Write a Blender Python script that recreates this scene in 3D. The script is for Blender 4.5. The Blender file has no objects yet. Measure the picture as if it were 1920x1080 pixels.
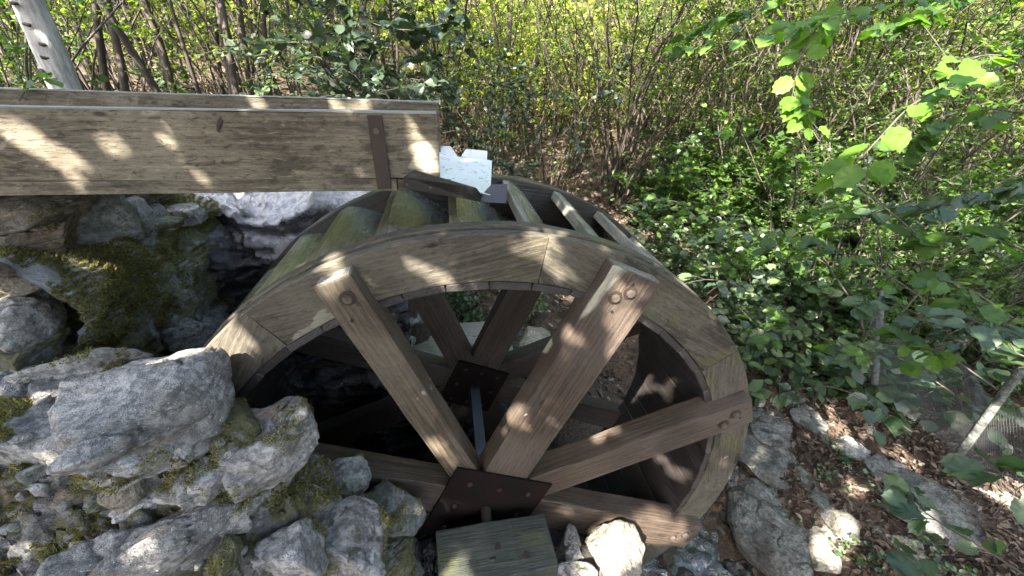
import bpy, bmesh, math, random
import numpy as np
from mathutils import Vector, Matrix, Euler
random.seed(7); rng = np.random.default_rng(11)
R = math.radians
S = bpy.context.scene
C = S.collection

# ------------------------------------------------------------------ camera
F_PX = 762.0                      # focal length in pixels of the 1920 wide photo
pitch, roll, yaw = R(28.8), R(3.25), R(10.03)
CAM = np.array([-.135, -1.19, 3.266])
def _rot(v): return np.array([v[0]*math.cos(yaw)+v[1]*math.sin(yaw), -v[0]*math.sin(yaw)+v[1]*math.cos(yaw), v[2]])
_c, _s = math.cos(pitch), math.sin(pitch)
_r0, _u0 = np.array([1., 0, 0]), np.array([0, _s, _c])
cR = _rot(math.cos(roll)*_r0+math.sin(roll)*_u0); cU = _rot(-math.sin(roll)*_r0+math.cos(roll)*_u0); cF = _rot(np.array([0, _c, -_s]))
cam = bpy.data.objects.new('camera', bpy.data.cameras.new('camera')); C.objects.link(cam)
M = Matrix(((cR[0], cU[0], -cF[0], CAM[0]), (cR[1], cU[1], -cF[1], CAM[1]), (cR[2], cU[2], -cF[2], CAM[2]), (0, 0, 0, 1)))
cam.matrix_world = M
cam.data.sensor_width = 36; cam.data.lens = 36*F_PX/1920; cam.data.clip_start = .05; cam.data.clip_end = 400
S.camera = cam
S.render.resolution_x, S.render.resolution_y = 1024, 576

# ------------------------------------------------------------------ light
SUN = np.array([-.50, -.62, .82]); SUN /= np.linalg.norm(SUN)      # towards the sun
W = bpy.data.worlds.new('World'); S.world = W; W.use_nodes = True
nt = W.node_tree; bg = nt.nodes['Background']
sky = nt.nodes.new('ShaderNodeTexSky'); sky.sky_type = 'NISHITA'; sky.sun_disc = False
sky.sun_elevation = math.asin(SUN[2]); sky.sun_rotation = math.atan2(SUN[0], SUN[1]) % (2*math.pi)
sky.air_density = 1.0; sky.dust_density = 3.0; sky.ozone_density = .7
nt.links.new(sky.outputs[0], bg.inputs[0]); bg.inputs[1].default_value = .15
sl = bpy.data.lights.new('sun', 'SUN'); sl.energy = 3.9; sl.angle = R(.5); sl.color = (1, .93, .82)
so = bpy.data.objects.new('sun', sl); C.objects.link(so)
so.rotation_euler = Vector(SUN).to_track_quat('Z', 'Y').to_euler()
vs = S.view_settings
vs.view_transform = 'Standard'; vs.look = 'None'; vs.gamma = 1; vs.use_curve_mapping = False; vs.exposure = 3.35
S.render.engine = 'CYCLES'
S.cycles.max_bounces = 6; S.cycles.diffuse_bounces = 4; S.cycles.glossy_bounces = 3
S.cycles.transmission_bounces = 4; S.cycles.transparent_max_bounces = 6
S.cycles.use_denoising = True; S.cycles.sample_clamp_indirect = 6

# ------------------------------------------------------------------ ray helpers (turn a point of the photo into a place)
def ray(x, y): return cF*F_PX + cR*(x-960) - cU*(y-540)
def onY(x, y, Y): d = ray(x, y); return CAM + d*(Y-CAM[1])/d[1]
def onZ(x, y, Z): d = ray(x, y); return CAM + d*(Z-CAM[2])/d[2]
def at(x, y, D): d = ray(x, y); return CAM + d/np.linalg.norm(d)*D

# ------------------------------------------------------------------ vectorised noise
_tab = rng.random((64, 64, 64)).astype(np.float32)*2-1
def vnoise(P):
    P = np.asarray(P, float); i = np.floor(P).astype(int); f = P-i; f = f*f*(3-2*f)
    i &= 63; j = (i+1) & 63
    x0, y0, z0 = i.T; x1, y1, z1 = j.T; fx, fy, fz = f.T
    a = _tab[x0, y0, z0]*(1-fx)+_tab[x1, y0, z0]*fx; b = _tab[x0, y1, z0]*(1-fx)+_tab[x1, y1, z0]*fx
    c = _tab[x0, y0, z1]*(1-fx)+_tab[x1, y0, z1]*fx; d = _tab[x0, y1, z1]*(1-fx)+_tab[x1, y1, z1]*fx
    return (a*(1-fy)+b*fy)*(1-fz)+(c*(1-fy)+d*fy)*fz
def fbm(P, o=4, g=.5):
    P = np.asarray(P, float); s = 0; a = 1
    for k in range(o): s = s + a*vnoise(P*(2.03**k)+17.3*k); a *= g
    return s
def ridged(P, o=4):
    P = np.asarray(P, float); s = 0; a = 1
    for k in range(o): s = s + a*(1-2*np.abs(vnoise(P*(2.1**k)+9.1*k))); a *= .5
    return s
def sstep(a, b, x): t = np.clip((x-a)/(b-a), 0, 1); return t*t*(3-2*t)

# ------------------------------------------------------------------ mesh helpers
def mesh(name, V, F, mat=None, attr=None, smooth=False):
    V = np.asarray(V, np.float32); me = bpy.data.meshes.new(name)
    if isinstance(F, np.ndarray):
        n, k = F.shape
        me.vertices.add(len(V)); me.vertices.foreach_set('co', V.ravel())
        me.loops.add(n*k); me.loops.foreach_set('vertex_index', F.astype(np.int32).ravel())
        me.polygons.add(n); me.polygons.foreach_set('loop_start', np.arange(0, n*k, k, dtype=np.int32))
        me.update(calc_edges=True); me.validate()
    else:
        me.from_pydata([tuple(map(float, v)) for v in V], [], F); me.update()
    if attr is not None:
        a = me.attributes.new('rnd', 'FLOAT', 'POINT'); a.data.foreach_set('value', np.asarray(attr, np.float32))
    if mat: me.materials.append(mat)
    if smooth: me.polygons.foreach_set('use_smooth', [True]*len(me.polygons))
    return me
def obj(name, me, parent=None, loc=None, rot=None, mat4=None, scale=None):
    o = bpy.data.objects.new(name, me); C.objects.link(o)
    if parent: o.parent = parent
    if mat4 is not None: o.matrix_basis = mat4
    else:
        if loc is not None: o.location = [float(c) for c in loc]
        if rot is not None: o.rotation_euler = rot
    if scale is not None: o.scale = scale if hasattr(scale, '__len__') else (scale,)*3
    return o
def tag(o, label=None, cat=None, group=None, kind=None):
    if label: o['label'] = label
    if cat: o['category'] = cat
    if group: o['group'] = group
    if kind: o['kind'] = kind
    return o
def thing(name, loc, label, cat, group=None):
    return tag(obj(name, None, None, loc), label, cat, group)
def struct(o): o['kind'] = 'structure'; return o
def stuff(o, label=None, cat=None): return tag(o, label, cat, kind='stuff')

def bbox_mesh(name, x0, x1, y0, y1, z0, z1, mat, b=.004, seg=1, jit=0, cut=0, seed=0):
    """a bevelled box, optionally cut up along X and worn uneven"""
    bm = bmesh.new(); bmesh.ops.create_cube(bm, size=1)
    for v in bm.verts:
        v.co = Vector(((x0+x1)/2+v.co.x*(x1-x0), (y0+y1)/2+v.co.y*(y1-y0), (z0+z1)/2+v.co.z*(z1-z0)))
    if cut:
        es = [e for e in bm.edges if abs(e.verts[0].co.x-e.verts[1].co.x) > (x1-x0)*.5]
        bmesh.ops.subdivide_edges(bm, edges=es, cuts=cut, use_grid_fill=True)
    if b:
        es = [e for e in bm.edges if len(e.link_faces) == 2 and e.calc_face_angle() > .5]
        bmesh.ops.bevel(bm, geom=es, offset=b, segments=seg, affect='EDGES', profile=.6)
    if jit:
        co = np.array([v.co for v in bm.verts]); k = np.stack([fbm(co*[5, 30, 30]+seed*7+i*31, 3) for i in range(3)], 1)*jit
        for v, d in zip(bm.verts, k): v.co += Vector(d)
    bm.normal_update()
    me = bpy.data.meshes.new(name); bm.to_mesh(me); bm.free()
    if mat: me.materials.append(mat)
    return me
def cyl_mesh(name, r, h, mat, n=12, axis='Z', r2=None, bev=0):
    bm = bmesh.new(); bmesh.ops.create_cone(bm, cap_ends=True, segments=n, radius1=r, radius2=r if r2 is None else r2, depth=h)
    if bev: bmesh.ops.bevel(bm, geom=[e for e in bm.edges if e.calc_face_angle(0) > 1], offset=bev, segments=2, affect='EDGES')
    if axis == 'Y': bmesh.ops.rotate(bm, verts=bm.verts, matrix=Matrix.Rotation(R(90), 3, 'X'))
    if axis == 'X': bmesh.ops.rotate(bm, verts=bm.verts, matrix=Matrix.Rotation(R(90), 3, 'Y'))
    me = bpy.data.meshes.new(name); bm.to_mesh(me); bm.free(); me.materials.append(mat); return me
def frame4(X, Y, Z, O): return Matrix(((X[0], Y[0], Z[0], O[0]), (X[1], Y[1], Z[1], O[1]), (X[2], Y[2], Z[2], O[2]), (0, 0, 0, 1)))

class Tubes:
    def __init__(s): s.V = []; s.F = []; s.n = 0; s.A = []
    def add(s, P, r, k=5, a=.5):
        P = np.asarray(P, float); n = len(P); r = np.asarray(r)*np.ones(n)
        T = np.gradient(P, axis=0); T /= np.linalg.norm(T, axis=1)[:, None]+1e-9
        up = np.array([.31, .87, .2]); A = np.cross(T, up); A /= np.linalg.norm(A, axis=1)[:, None]+1e-9; B = np.cross(T, A)
        t = np.arange(k)*2*math.pi/k
        V = P[:, None]+r[:, None, None]*(A[:, None]*np.cos(t)[None, :, None]+B[:, None]*np.sin(t)[None, :, None])
        s.V.append(V.reshape(-1, 3)); i = np.arange(n-1)[:, None]*k+s.n; j = np.arange(k)[None]; j2 = (j+1) % k
        s.F.append(np.stack([i+j, i+j2, i+k+j2, i+k+j], -1).reshape(-1, 4)); s.n += n*k; s.A.append(np.full(n*k, a))
    def mesh(s, name, mat): return mesh(name, np.concatenate(s.V), np.concatenate(s.F), mat, np.concatenate(s.A), True)

def unit(v): v = np.asarray(v, float); return v/(np.linalg.norm(v, axis=-1, keepdims=True)+1e-9)
LEAF = {
 'q': (np.array([[0, 0, 0], [.45, .36, .07], [1, 0, -.08], [.45, -.36, .07]]), [(0, 3, 2), (0, 2, 1)]),
 'l': (np.array([[0, 0, 0], [.25, .17, .10], [.7, .22, .16], [1, .03, .02], [.62, -.24, .13], [.2, -.15, .07], [.5, 0, -.03]]), [(6, 0, 5), (6, 5, 4), (6, 4, 3), (6, 3, 2), (6, 2, 1), (6, 1, 0)]),
 'b': (np.array([[0, 0, 0], [.5, .15, .03], [1, 0, -.1], [.5, -.15, .03]]), [(0, 3, 2), (0, 2, 1)]),
 'm': (np.array([[0, 0, 0], [.22, .27, .05], [.62, .33, .06], [1, 0, -.1], [.62, -.33, .06], [.22, -.27, .05], [.5, 0, 0]]),
       [(6, 0, 5), (6, 5, 4), (6, 4, 3), (6, 3, 2), (6, 2, 1), (6, 1, 0)]),
}
def _hz():
    V = [[.5, 0, -.02]]; n = 22
    for i in range(n):
        t = i/n*2*math.pi; r = .5*(1+.05*(1 if i % 2 else -1)); x = .5-r*math.cos(t); y = r*.84*math.sin(t)
        if i == 0: x = .06
        if i == n//2: x = 1.1
        V.append([x, y, .20*abs(y)-.25*max(0, x-.4)**2+.03*math.sin(i*1.7)])
    return np.array(V), [(0, 1+(i+1) % n, 1+i) for i in range(n)]
LEAF['h'] = _hz()
def leafset(P, D, Nn, size, kind='q', a=None):
    """arrays of leaves: base points, length direction, face normal, size"""
    T, Fc = LEAF[kind]; P = np.asarray(P, float); n = len(P); D = unit(D); Y = unit(np.cross(Nn, D)); Z = np.cross(D, Y)
    size = np.asarray(size)*np.ones(n)
    curl = rng.uniform(.2, 1.9, n)
    V = P[:, None]+size[:, None, None]*(T[None, :, 0, None]*D[:, None]+T[None, :, 1, None]*Y[:, None]+(T[None, :, 2]*curl[:, None])[..., None]*Z[:, None])
    F = (np.array(Fc)[None]+(np.arange(n)*len(T))[:, None, None]).reshape(-1, 3)
    a = rng.random(n) if a is None else a
    A = np.repeat(a, len(T)).reshape(n, len(T))
    if kind == 'h': A = np.clip(A*.7+.3*np.array([.75]+[(q % 3 == 0)*.6 for q in range(len(T)-1)])[None], 0, 1)
    return V.reshape(-1, 3), F, A.ravel()
def leafmesh(name, sets, mat):
    V = []; F = []; A = []; o = 0
    for v, f, a in sets: V.append(v); F.append(f+o); A.append(a); o += len(v)
    return mesh(name, np.concatenate(V), np.concatenate(F), mat, np.concatenate(A))
def rdir(n, up=0.0):
    v = rng.normal(size=(n, 3)); v[:, 2] += up; return unit(v)

# ------------------------------------------------------------------ materials
class NT:
    def __init__(s, name):
        s.m = bpy.data.materials.new(name); s.m.use_nodes = True; s.t = s.m.node_tree; s.b = s.t.nodes['Principled BSDF']; s.out = s.t.nodes['Material Output']
    def n(s, typ, ins=None, **kw):
        o = s.t.nodes.new('ShaderNode'+typ)
        for k, v in kw.items(): setattr(o, k, v)
        for k, v in (ins or {}).items(): s.set(o.inputs[k], v)
        return o
    def set(s, sock, v):
        if isinstance(v, bpy.types.NodeSocket): s.t.links.new(v, sock)
        elif isinstance(v, tuple) and len(v) == 3 and sock.type == 'RGBA': sock.default_value = (*v, 1)
        else: sock.default_value = v
    def noise(s, vec, scale, detail=4, rough=.55, dist=0): return s.n('TexNoise', {'Vector': vec, 'Scale': scale, 'Detail': detail, 'Roughness': rough, 'Distortion': dist}).outputs['Fac']
    def ramp(s, x, a, b, lo=0., hi=1.):
        o = s.n('MapRange', {'Value': x, 'From Min': a, 'From Max': b, 'To Min': lo, 'To Max': hi}); o.interpolation_type = 'SMOOTHSTEP'; return o.outputs[0]
    def mix(s, f, a, b, mode='MIX'):
        o = s.t.nodes.new('ShaderNodeMix'); o.data_type = 'RGBA'; o.blend_type = mode
        s.set(o.inputs[0], f); s.set(o.inputs[6], a); s.set(o.inputs[7], b); return o.outputs[2]
    def math(s, op, a, b=0.): return s.n('Math', {0: a, 1: b}, operation=op).outputs[0]
    def map(s, v, sc=(1, 1, 1), loc=(0, 0, 0), rot=(0, 0, 0)): return s.n('Mapping', {'Vector': v, 'Scale': sc, 'Location': loc, 'Rotation': rot}).outputs[0]
    def coords(s, which='Object', rnd=True):
        v = s.n('TexCoord').outputs[which]
        if rnd:
            r = s.n('ObjectInfo').outputs['Random']; r = s.math('MULTIPLY', r, 37.)
            v = s.n('VectorMath', {0: v, 1: r}, operation='ADD').outputs[0]
        return v
    def bump(s, h, strength=.5, dist=.01, prev=None):
        i = {'Height': h, 'Strength': strength, 'Distance': dist}
        if prev is not None: i['Normal'] = prev
        return s.n('Bump', i).outputs[0]
    def fin(s, col, rough=.7, normal=None, **kw):
        s.set(s.b.inputs['Base Color'], col); s.set(s.b.inputs['Roughness'], rough)
        if normal is not None: s.set(s.b.inputs['Normal'], normal)
        for k, v in kw.items(): s.set(s.b.inputs[k], v)
        return s.m

def wood(name, dark, mid, pale, patch=.5, patchcol=None, stain=.45, rough=.75, green=0., grain=1., ring=1., spec=.3, mottle=.5):
    k = NT(name); v = k.coords()
    g = k.noise(k.map(v, (1.3, 26*grain, 26*grain)), 3.2, 7, .65, .3)
    warp = k.noise(k.map(v, (1.0, 3, 3)), 1.6, 2, .5)
    wv = k.n('TexWave', {'Vector': k.map(v, (.45, 5.5, 5.5), rot=(.3, .15, .2)), 'Scale': 4.0, 'Distortion': 11.0, 'Detail': 4, 'Detail Scale': .8}, wave_type='RINGS', rings_direction='X').outputs['Fac']
    big = k.noise(v, 3.1, 5, .6, .6); big2 = k.noise(k.map(v, (1, 1.7, 1.7), (3, 9, 1)), 1.5, 4, .5, .9)
    fine = k.noise(k.map(v, (6, 50, 50)), 6, 4, .6)
    col = k.mix(k.ramp(g, .3, .7), dark, mid)
    col = k.mix(k.math('MULTIPLY', k.ramp(wv, .6, .9), .40*ring), col, tuple(c*.42 for c in dark))
    col = k.mix(k.ramp(big, .35, .72), col, k.mix(.55, col, pale))
    col = k.mix(k.ramp(fine, .52, .75, 0, .55), col, tuple(c*.38 for c in dark))
    if green: 
        gm = k.noise(v, 2.4, 5, .6, .4)
        col = k.mix(k.ramp(gm, .56-.28*green, .68-.2*green, 0, .75), col, (.10, .105, .035))
    if patch:                                   # dry pale areas with a crisp shore, and dark damp ones
        pm = k.ramp(big2, .70-.2*patch, .715-.2*patch)
        col = k.mix(k.math('MULTIPLY', pm, .8), col, k.mix(k.ramp(g, .3, .7), patchcol or pale, tuple(min(1, c*1.25) for c in (patchcol or pale))))
    if stain:
        sm = k.noise(k.map(v, (1.6, 4, 4), (8, 2, 5)), 2.2, 6, .65, .5)
        col = k.mix(k.ramp(sm, .75-.35*stain, .83-.35*stain, 0, .6), col, tuple(c*.33 for c in dark))
    mot = k.noise(k.map(v, (7, 22, 22)), 3.4, 5, .75, .8)
    col = k.mix(k.ramp(mot, .50, .66, 0, .62*mottle), col, tuple(c*.36 for c in dark)); col = k.mix(k.ramp(mot, .44, .33, 0, .35*mottle), col, tuple(min(1, c*1.3) for c in pale))
    kn = k.n('TexVoronoi', {'Vector': k.map(v, (2.2, 6, 6)), 'Scale': 1.5}).outputs['Distance']
    col = k.mix(k.ramp(kn, .09, .03, 0, .8), col, tuple(c*.3 for c in dark))
    h = k.math('ADD', k.math('MULTIPLY', g, 1.), k.math('MULTIPLY', wv, .15*ring)); h = k.math('ADD', h, k.math('MULTIPLY', fine, .5))
    nrm = k.bump(h, .55, .006)
    rr = k.ramp(big, .3, .7, rough-.18, rough+.1)
    k.set(k.b.inputs['Specular IOR Level'], spec)
    return k.fin(col, rr, nrm)

WOOD = wood('weathered_wood', (.042, .035, .026), (.105, .09, .067), (.16, .144, .11), patch=.38, patchcol=(.205, .195, .15), stain=.55, green=.07, mottle=.8, grain=1.1)
SPOKE = wood('spoke_wood', (.034, .024, .018), (.092, .066, .048), (.135, .106, .083), patch=.16, patchcol=(.40, .37, .29), stain=.35, ring=1.3, spec=.45, rough=.6)
SPOKEP = wood('paler_spoke_wood', (.045, .034, .024), (.12, .092, .064), (.18, .15, .11), patch=.5, patchcol=(.33, .31, .25), stain=.35, ring=1.3, spec=.45, rough=.6)
FLUME = wood('flume_wood', (.060, .048, .034), (.19, .158, .112), (.32, .285, .215), patch=.42, patchcol=(.36, .325, .25), stain=.52, green=0., grain=.8, ring=.7, mottle=1.15)
SOLE = wood('damp_sole_wood', (.026, .022, .021), (.05, .042, .04), (.075, .067, .062), patch=0, stain=.4, green=0, rough=.5, spec=.5)
DARKW = wood('dark_brown_wood', (.03, .022, .018), (.06, .045, .036), (.08, .065, .055), patch=0, stain=.4, rough=.6)  # a darker brown tone for far spokes, knots and scars
BUCKW = wood('wet_bucket_wood', (.10, .095, .055), (.21, .205, .15), (.38, .38, .36), patch=0, stain=.3, green=.1, rough=.22, spec=1., ring=.2, mottle=.8)
LIPW = wood('grey_board_edge', (.13, .12, .09), (.25, .235, .19), (.34, .32, .28), patch=.3, stain=.3, green=.15)
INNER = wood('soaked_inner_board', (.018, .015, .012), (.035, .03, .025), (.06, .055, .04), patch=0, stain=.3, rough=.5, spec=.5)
LIPB = wood('algae_board_edge', (.10, .09, .05), (.19, .175, .115), (.25, .235, .17), patch=0, stain=.3, green=.3)
BLOCK = wood('green_grey_beam', (.03, .033, .027), (.06, .065, .053), (.09, .095, .078), patch=.05, stain=.35, green=.1, ring=.5, mottle=.7, rough=.55, spec=.45)

def metal(name, col, rough, dirt=(.1, .07, .05), amount=.3, metallic=.9, spots=0., lo=.35):
    k = NT(name); v = k.coords(); a = k.noise(v, 9, 6, .65, .4); b = k.noise(v, 60, 4, .6)
    c = k.mix(k.ramp(a, .6-.3*amount, .75-.2*amount), col, dirt)
    c = k.mix(k.ramp(b, .55, .8, 0, .35), c, tuple(x*.5 for x in dirt))
    if spots: c = k.mix(k.ramp(k.noise(v, 38, 3, .7, 1), .66-.1*spots, .72-.1*spots), c, (.12, .08, .05))
    k.set(k.b.inputs['Metallic'], k.ramp(a, .6, .75, metallic, metallic*.3))
    return k.fin(c, k.ramp(a, lo, .75, rough, min(1, rough+.3)), k.bump(k.math('ADD', a, b), .25, .002))
RUST = metal('dark_rusted_plate', (.008, .006, .0055), .85, (.014, .0075, .006), .6, 0.)
RUST.node_tree.nodes['Principled BSDF'].inputs['Specular IOR Level'].default_value = .12
STRAP = metal('brown_strap_steel', (.032, .022, .019), .5, (.05, .032, .022), .6, .2)
STEEL = metal('dull_steel', (.13, .14, .16), .38, (.16, .12, .09), .2, .85)
GALV = metal('pale_galvanised_sheet', (.78, .80, .82), .42, (.5, .46, .38), .12, .55, spots=.4)
BLACKM = metal('blackened_sheet', (.02, .019, .018), .4, (.10, .09, .08), .3, .3, spots=.3)
TABM = metal('blue_grey_sheet', (.055, .065, .095), .5, (.09, .08, .07), .2, .2)
BOLT = metal('bolt_head', (.13, .115, .10), .5, (.09, .06, .04), .5, .5)

def stone(name, c1, c2, c3, moss=.3, dirt=.3, orange=.0, rough=.75, wet=0., spark=.3, sc=1.):
    k = NT(name); v = k.coords(); N_ = k.n('NewGeometry')
    nz = k.n('SeparateXYZ', {0: N_.outputs['Normal']}).outputs[2]
    a = k.noise(v, 3.5*sc, 8, .68, .5); b = k.noise(k.map(v, (1, 1, 4), rot=(.5, .3, 0)), 5*sc, 6, .7, 1.2); f = k.noise(v, 45*sc, 5, .7); w = k.noise(v, 150*sc, 3, .6)
    c1, c2, c3 = [tuple(q*.96 for q in c_) for c_ in (c1, c2, c3)]
    col = k.mix(k.ramp(a, .38, .62), tuple(q*.72 for q in c1), c2); col = k.mix(k.ramp(b, .5, .7, 0, .7), col, c3)
    col = k.mix(k.ramp(f, .42, .60, 0, .7), col, tuple(x*.4 for x in c1))
    col = k.mix(k.ramp(w, .60, .72, 0, spark), col, (.75, .76, .8))
    if orange: col = k.mix(k.ramp(k.noise(v, 4.1, 4, .6, .3), .6, .72, 0, orange), col, (.42, .27, .16))
    vein = k.ramp(k.math('ABSOLUTE', k.math('SUBTRACT', k.noise(k.map(v, (1, 1, 3)), 3.3*sc, 3, .5, 1.5), .5)), .012, .0)
    col = k.mix(k.math('MULTIPLY', vein, .5), col, tuple(x*.35 for x in c1))
    if dirt:
        dm = k.noise(v, 9*sc, 6, .7, .3)
        col = k.mix(k.ramp(dm, .72-.3*dirt, .80-.3*dirt, 0, .85), col, (.035, .03, .022))
    if moss:
        mm = k.math('ADD', k.noise(v, 4.6*sc, 6, .7, .2), k.math('MULTIPLY', nz, .08))
        mc = k.mix(k.noise(v, 55, 3, .6), (.05, .046, .022), (.14, .135, .05))
        col = k.mix(k.ramp(mm, .82-.35*moss, .90-.35*moss, 0, .9), col, mc)
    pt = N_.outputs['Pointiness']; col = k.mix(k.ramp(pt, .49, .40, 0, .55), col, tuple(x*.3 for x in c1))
    vr = k.n('TexVoronoi', {'Vector': k.map(v, (1, 1, 2.2), rot=(.3, .2, .4)), 'Scale': 8*sc, 'Randomness': 1.}).outputs['Distance']
    h = k.math('ADD', k.math('MULTIPLY', k.math('ADD', a, k.math('MULTIPLY', vr, .55)), 1.5), k.math('ADD', k.math('MULTIPLY', b, 1.), k.math('MULTIPLY', f, .35)))
    nrm = k.bump(h, 1., .03/sc); nrm = k.bump(w, .4, .004, nrm)
    return k.fin(col, k.ramp(a, .3, .7, max(.1, rough-wet), rough), nrm, **{'Specular IOR Level': .4+wet*.6})
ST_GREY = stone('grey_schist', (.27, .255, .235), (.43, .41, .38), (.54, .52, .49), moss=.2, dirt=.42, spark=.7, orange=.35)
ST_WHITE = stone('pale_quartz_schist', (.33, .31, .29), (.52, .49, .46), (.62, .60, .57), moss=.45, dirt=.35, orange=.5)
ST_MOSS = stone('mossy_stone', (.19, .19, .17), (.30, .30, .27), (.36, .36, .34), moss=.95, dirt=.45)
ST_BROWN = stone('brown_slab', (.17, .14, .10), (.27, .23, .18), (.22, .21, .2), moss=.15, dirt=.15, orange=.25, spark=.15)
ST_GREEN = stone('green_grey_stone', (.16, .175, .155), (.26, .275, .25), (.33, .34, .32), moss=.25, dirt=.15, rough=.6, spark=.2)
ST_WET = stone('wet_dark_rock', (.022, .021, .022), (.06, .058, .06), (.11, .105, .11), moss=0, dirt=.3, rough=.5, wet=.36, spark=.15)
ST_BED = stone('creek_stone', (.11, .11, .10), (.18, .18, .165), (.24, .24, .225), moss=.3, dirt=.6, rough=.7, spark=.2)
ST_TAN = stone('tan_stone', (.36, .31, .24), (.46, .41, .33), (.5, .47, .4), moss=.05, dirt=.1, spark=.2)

def soil(name, c1, c2, sc=1.):
    k = NT(name); v = k.coords('Object', False); a = k.noise(v, 3*sc, 8, .7); f = k.noise(v, 40*sc, 5, .75)
    return k.fin(k.mix(k.ramp(f, .35, .65), k.mix(k.ramp(a, .4, .6), c1, c2), tuple(x*.4 for x in c1)), .9, k.bump(k.math('ADD', a, f), .9, .03))
SOIL = soil('forest_soil', (.075, .05, .033), (.12, .085, .055))
MUD = soil('dark_mortar_earth', (.05, .045, .035), (.11, .1, .085), 1.5)

def leafmat(name, cols, trans=.45, rough=.45, spec=.5, hue=None):
    k = NT(name); r = k.n('Attribute', attribute_name='rnd').outputs['Fac']
    cr = k.n('ValToRGB', {'Fac': r}); e = cr.color_ramp.elements
    while len(e) < len(cols): e.new(.5)
    for i, c in enumerate(cols): e[i].position = i/(len(cols)-1); e[i].color = (*c, 1)
    v = k.coords('Object', False); f = k.noise(v, 30, 3, .6)
    col = k.mix(k.ramp(f, .3, .7, 0, .35), cr.outputs[0], tuple(x*.6 for x in cols[0]))
    k.fin(col, rough, None, **{'Specular IOR Level': spec})
    tr = k.n('BsdfTranslucent', {'Color': k.mix(1., col, (1.9, 2.1, .75), 'MULTIPLY')})
    mx = k.n('MixShader', {0: trans, 1: k.b.outputs[0], 2: tr.outputs[0]}); k.t.links.new(mx.outputs[0], k.out.inputs[0])
    return k.m
LF_HAZEL = leafmat('hazel_leaf', [(.035, .075, .02), (.07, .14, .028), (.14, .23, .04)], .5, .38)
LF_BRIGHT = leafmat('young_leaf', [(.10, .20, .03), (.13, .25, .035), (.18, .30, .05)], .5, .35)
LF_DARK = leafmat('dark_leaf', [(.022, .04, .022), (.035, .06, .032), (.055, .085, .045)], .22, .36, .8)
LF_UNDER = leafmat('undergrowth_leaf', [(.022, .045, .022), (.045, .085, .042), (.085, .135, .065), (.16, .22, .08)], .35, .38, .8)
LF_BACK = leafmat('woodland_leaf', [(.05, .09, .018), (.12, .17, .028), (.23, .25, .045)], .55, .55)
LF_FAR = leafmat('far_leaf', [(.09, .13, .025), (.24, .27, .05), (.50, .48, .18)], .6, .6)
LF_LITTER = leafmat('leaf_litter', [(.03, .018, .013), (.065, .043, .03), (.105, .075, .055), (.21, .175, .14)], .08, .7, .25)
LF_MOSS = leafmat('moss_tuft', [(.10, .08, .045), (.17, .15, .065), (.24, .225, .08), (.34, .33, .11)], .25, .8, .1)
def bark(name, c1, c2, c3, sc=1.):
    k = NT(name); v = k.coords(); a = k.noise(k.map(v, (6, 6, 1.2)), 4*sc, 6, .65); b = k.noise(v, 5*sc, 5, .6)
    dk = k.ramp(k.noise(k.map(v, (4, 4, 14)), 1.1*sc, 3, .5, .5), .66, .70)
    c = k.mix(k.ramp(a, .35, .65), c1, c2); c = k.mix(k.math('MULTIPLY', dk, .7), c, c3)
    return k.fin(c, .8, k.bump(k.math('ADD', a, b), .6, .01))
BARK = bark('hazel_bark', (.028, .021, .016), (.06, .046, .034), (.018, .014, .011))
BARK2 = bark('grey_stem_bark', (.045, .037, .029), (.095, .078, .06), (.028, .023, .018))
BARKP = bark('pale_trunk_bark', (.22, .215, .205), (.42, .415, .40), (.07, .045, .04), 1.6)

# ------------------------------------------------------------------ terrain
def H(x, y):
    x = np.asarray(x, float); y = np.asarray(y, float)
    right = .10+.30*np.clip(x-1.75, 0, .8)+.17*np.clip(x-2.4, 0, 30)+.15*np.clip(y-1.1, 0, 8)-.10*sstep(1.9, 1.2, x)*sstep(1.6, .9, y)
    midh = .75+.28*np.clip(y-1.5, 0, 1.2)+.12*np.clip(y-2.7, 0, 9)
    left = 2.22+.06*np.clip(y-1.2, 0, 10)+.10*np.clip(-x-2.2, 0, 10)
    L = sstep(.1, -.7, x+.15*np.clip(y-2, 0, 6)); Mm = sstep(1.7, .7, x+.1*np.clip(y-2, 0, 8))
    h = right*(1-Mm)+midh*Mm; h = h*(1-L)+left*L
    pit = sstep(1.35, 1.0, y)*sstep(-1.75, -1.5, x)            # the wheel pit
    h = h*(1-pit)+np.minimum(h, np.where(x > 1.3, h, .02))*pit
    h = h-.25*sstep(-.2, -1.2, y)*sstep(3.5, 2, x)*sstep(1.2, 1.8, x)
    near = sstep(-.55, -.9, y)*sstep(1.1, .5, x); h = h*(1-near)+1.5*near
    h = h+.42*np.clip(y-10.5+.25*np.clip(x, -8, 8), 0, 60)*sstep(9, 14, y) + .25*np.clip(x-9, 0, 40)+.3*np.clip(-x-9, 0, 40)
    return h
def Hn(x, y):
    P = np.stack([np.asarray(x, float), np.asarray(y, float), np.zeros_like(x, dtype=float)], -1)
    s = P.shape[:-1]; P = P.reshape(-1, 3)
    return H(x, y)+(.05*fbm(P*1.7, 3)+.018*fbm(P*9, 3)).reshape(s)
def onG(px, py):
    d = ray(px, py); d = d/np.linalg.norm(d); t = .8
    for _ in range(700):
        P = CAM+d*t
        if P[2] < float(H(P[0], P[1])): break
        t += .02 if t < 8 else .06
    return CAM+d*t
n = 420
s_ = np.linspace(-1, 1, n); g = np.sinh(s_*4.2)/np.sinh(4.2)
gx = 1.5+g*75; gy = 1.2+g*75
X, Y = np.meshgrid(gx, gy, indexing='ij'); Zt = Hn(X, Y)
V = np.stack([X, Y, Zt], -1).reshape(-1, 3); i = np.arange(n*n).reshape(n, n)
Fq = np.stack([i[:-1, :-1], i[1:, :-1], i[1:, 1:], i[:-1, 1:]], -1).reshape(-1, 4)
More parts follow.
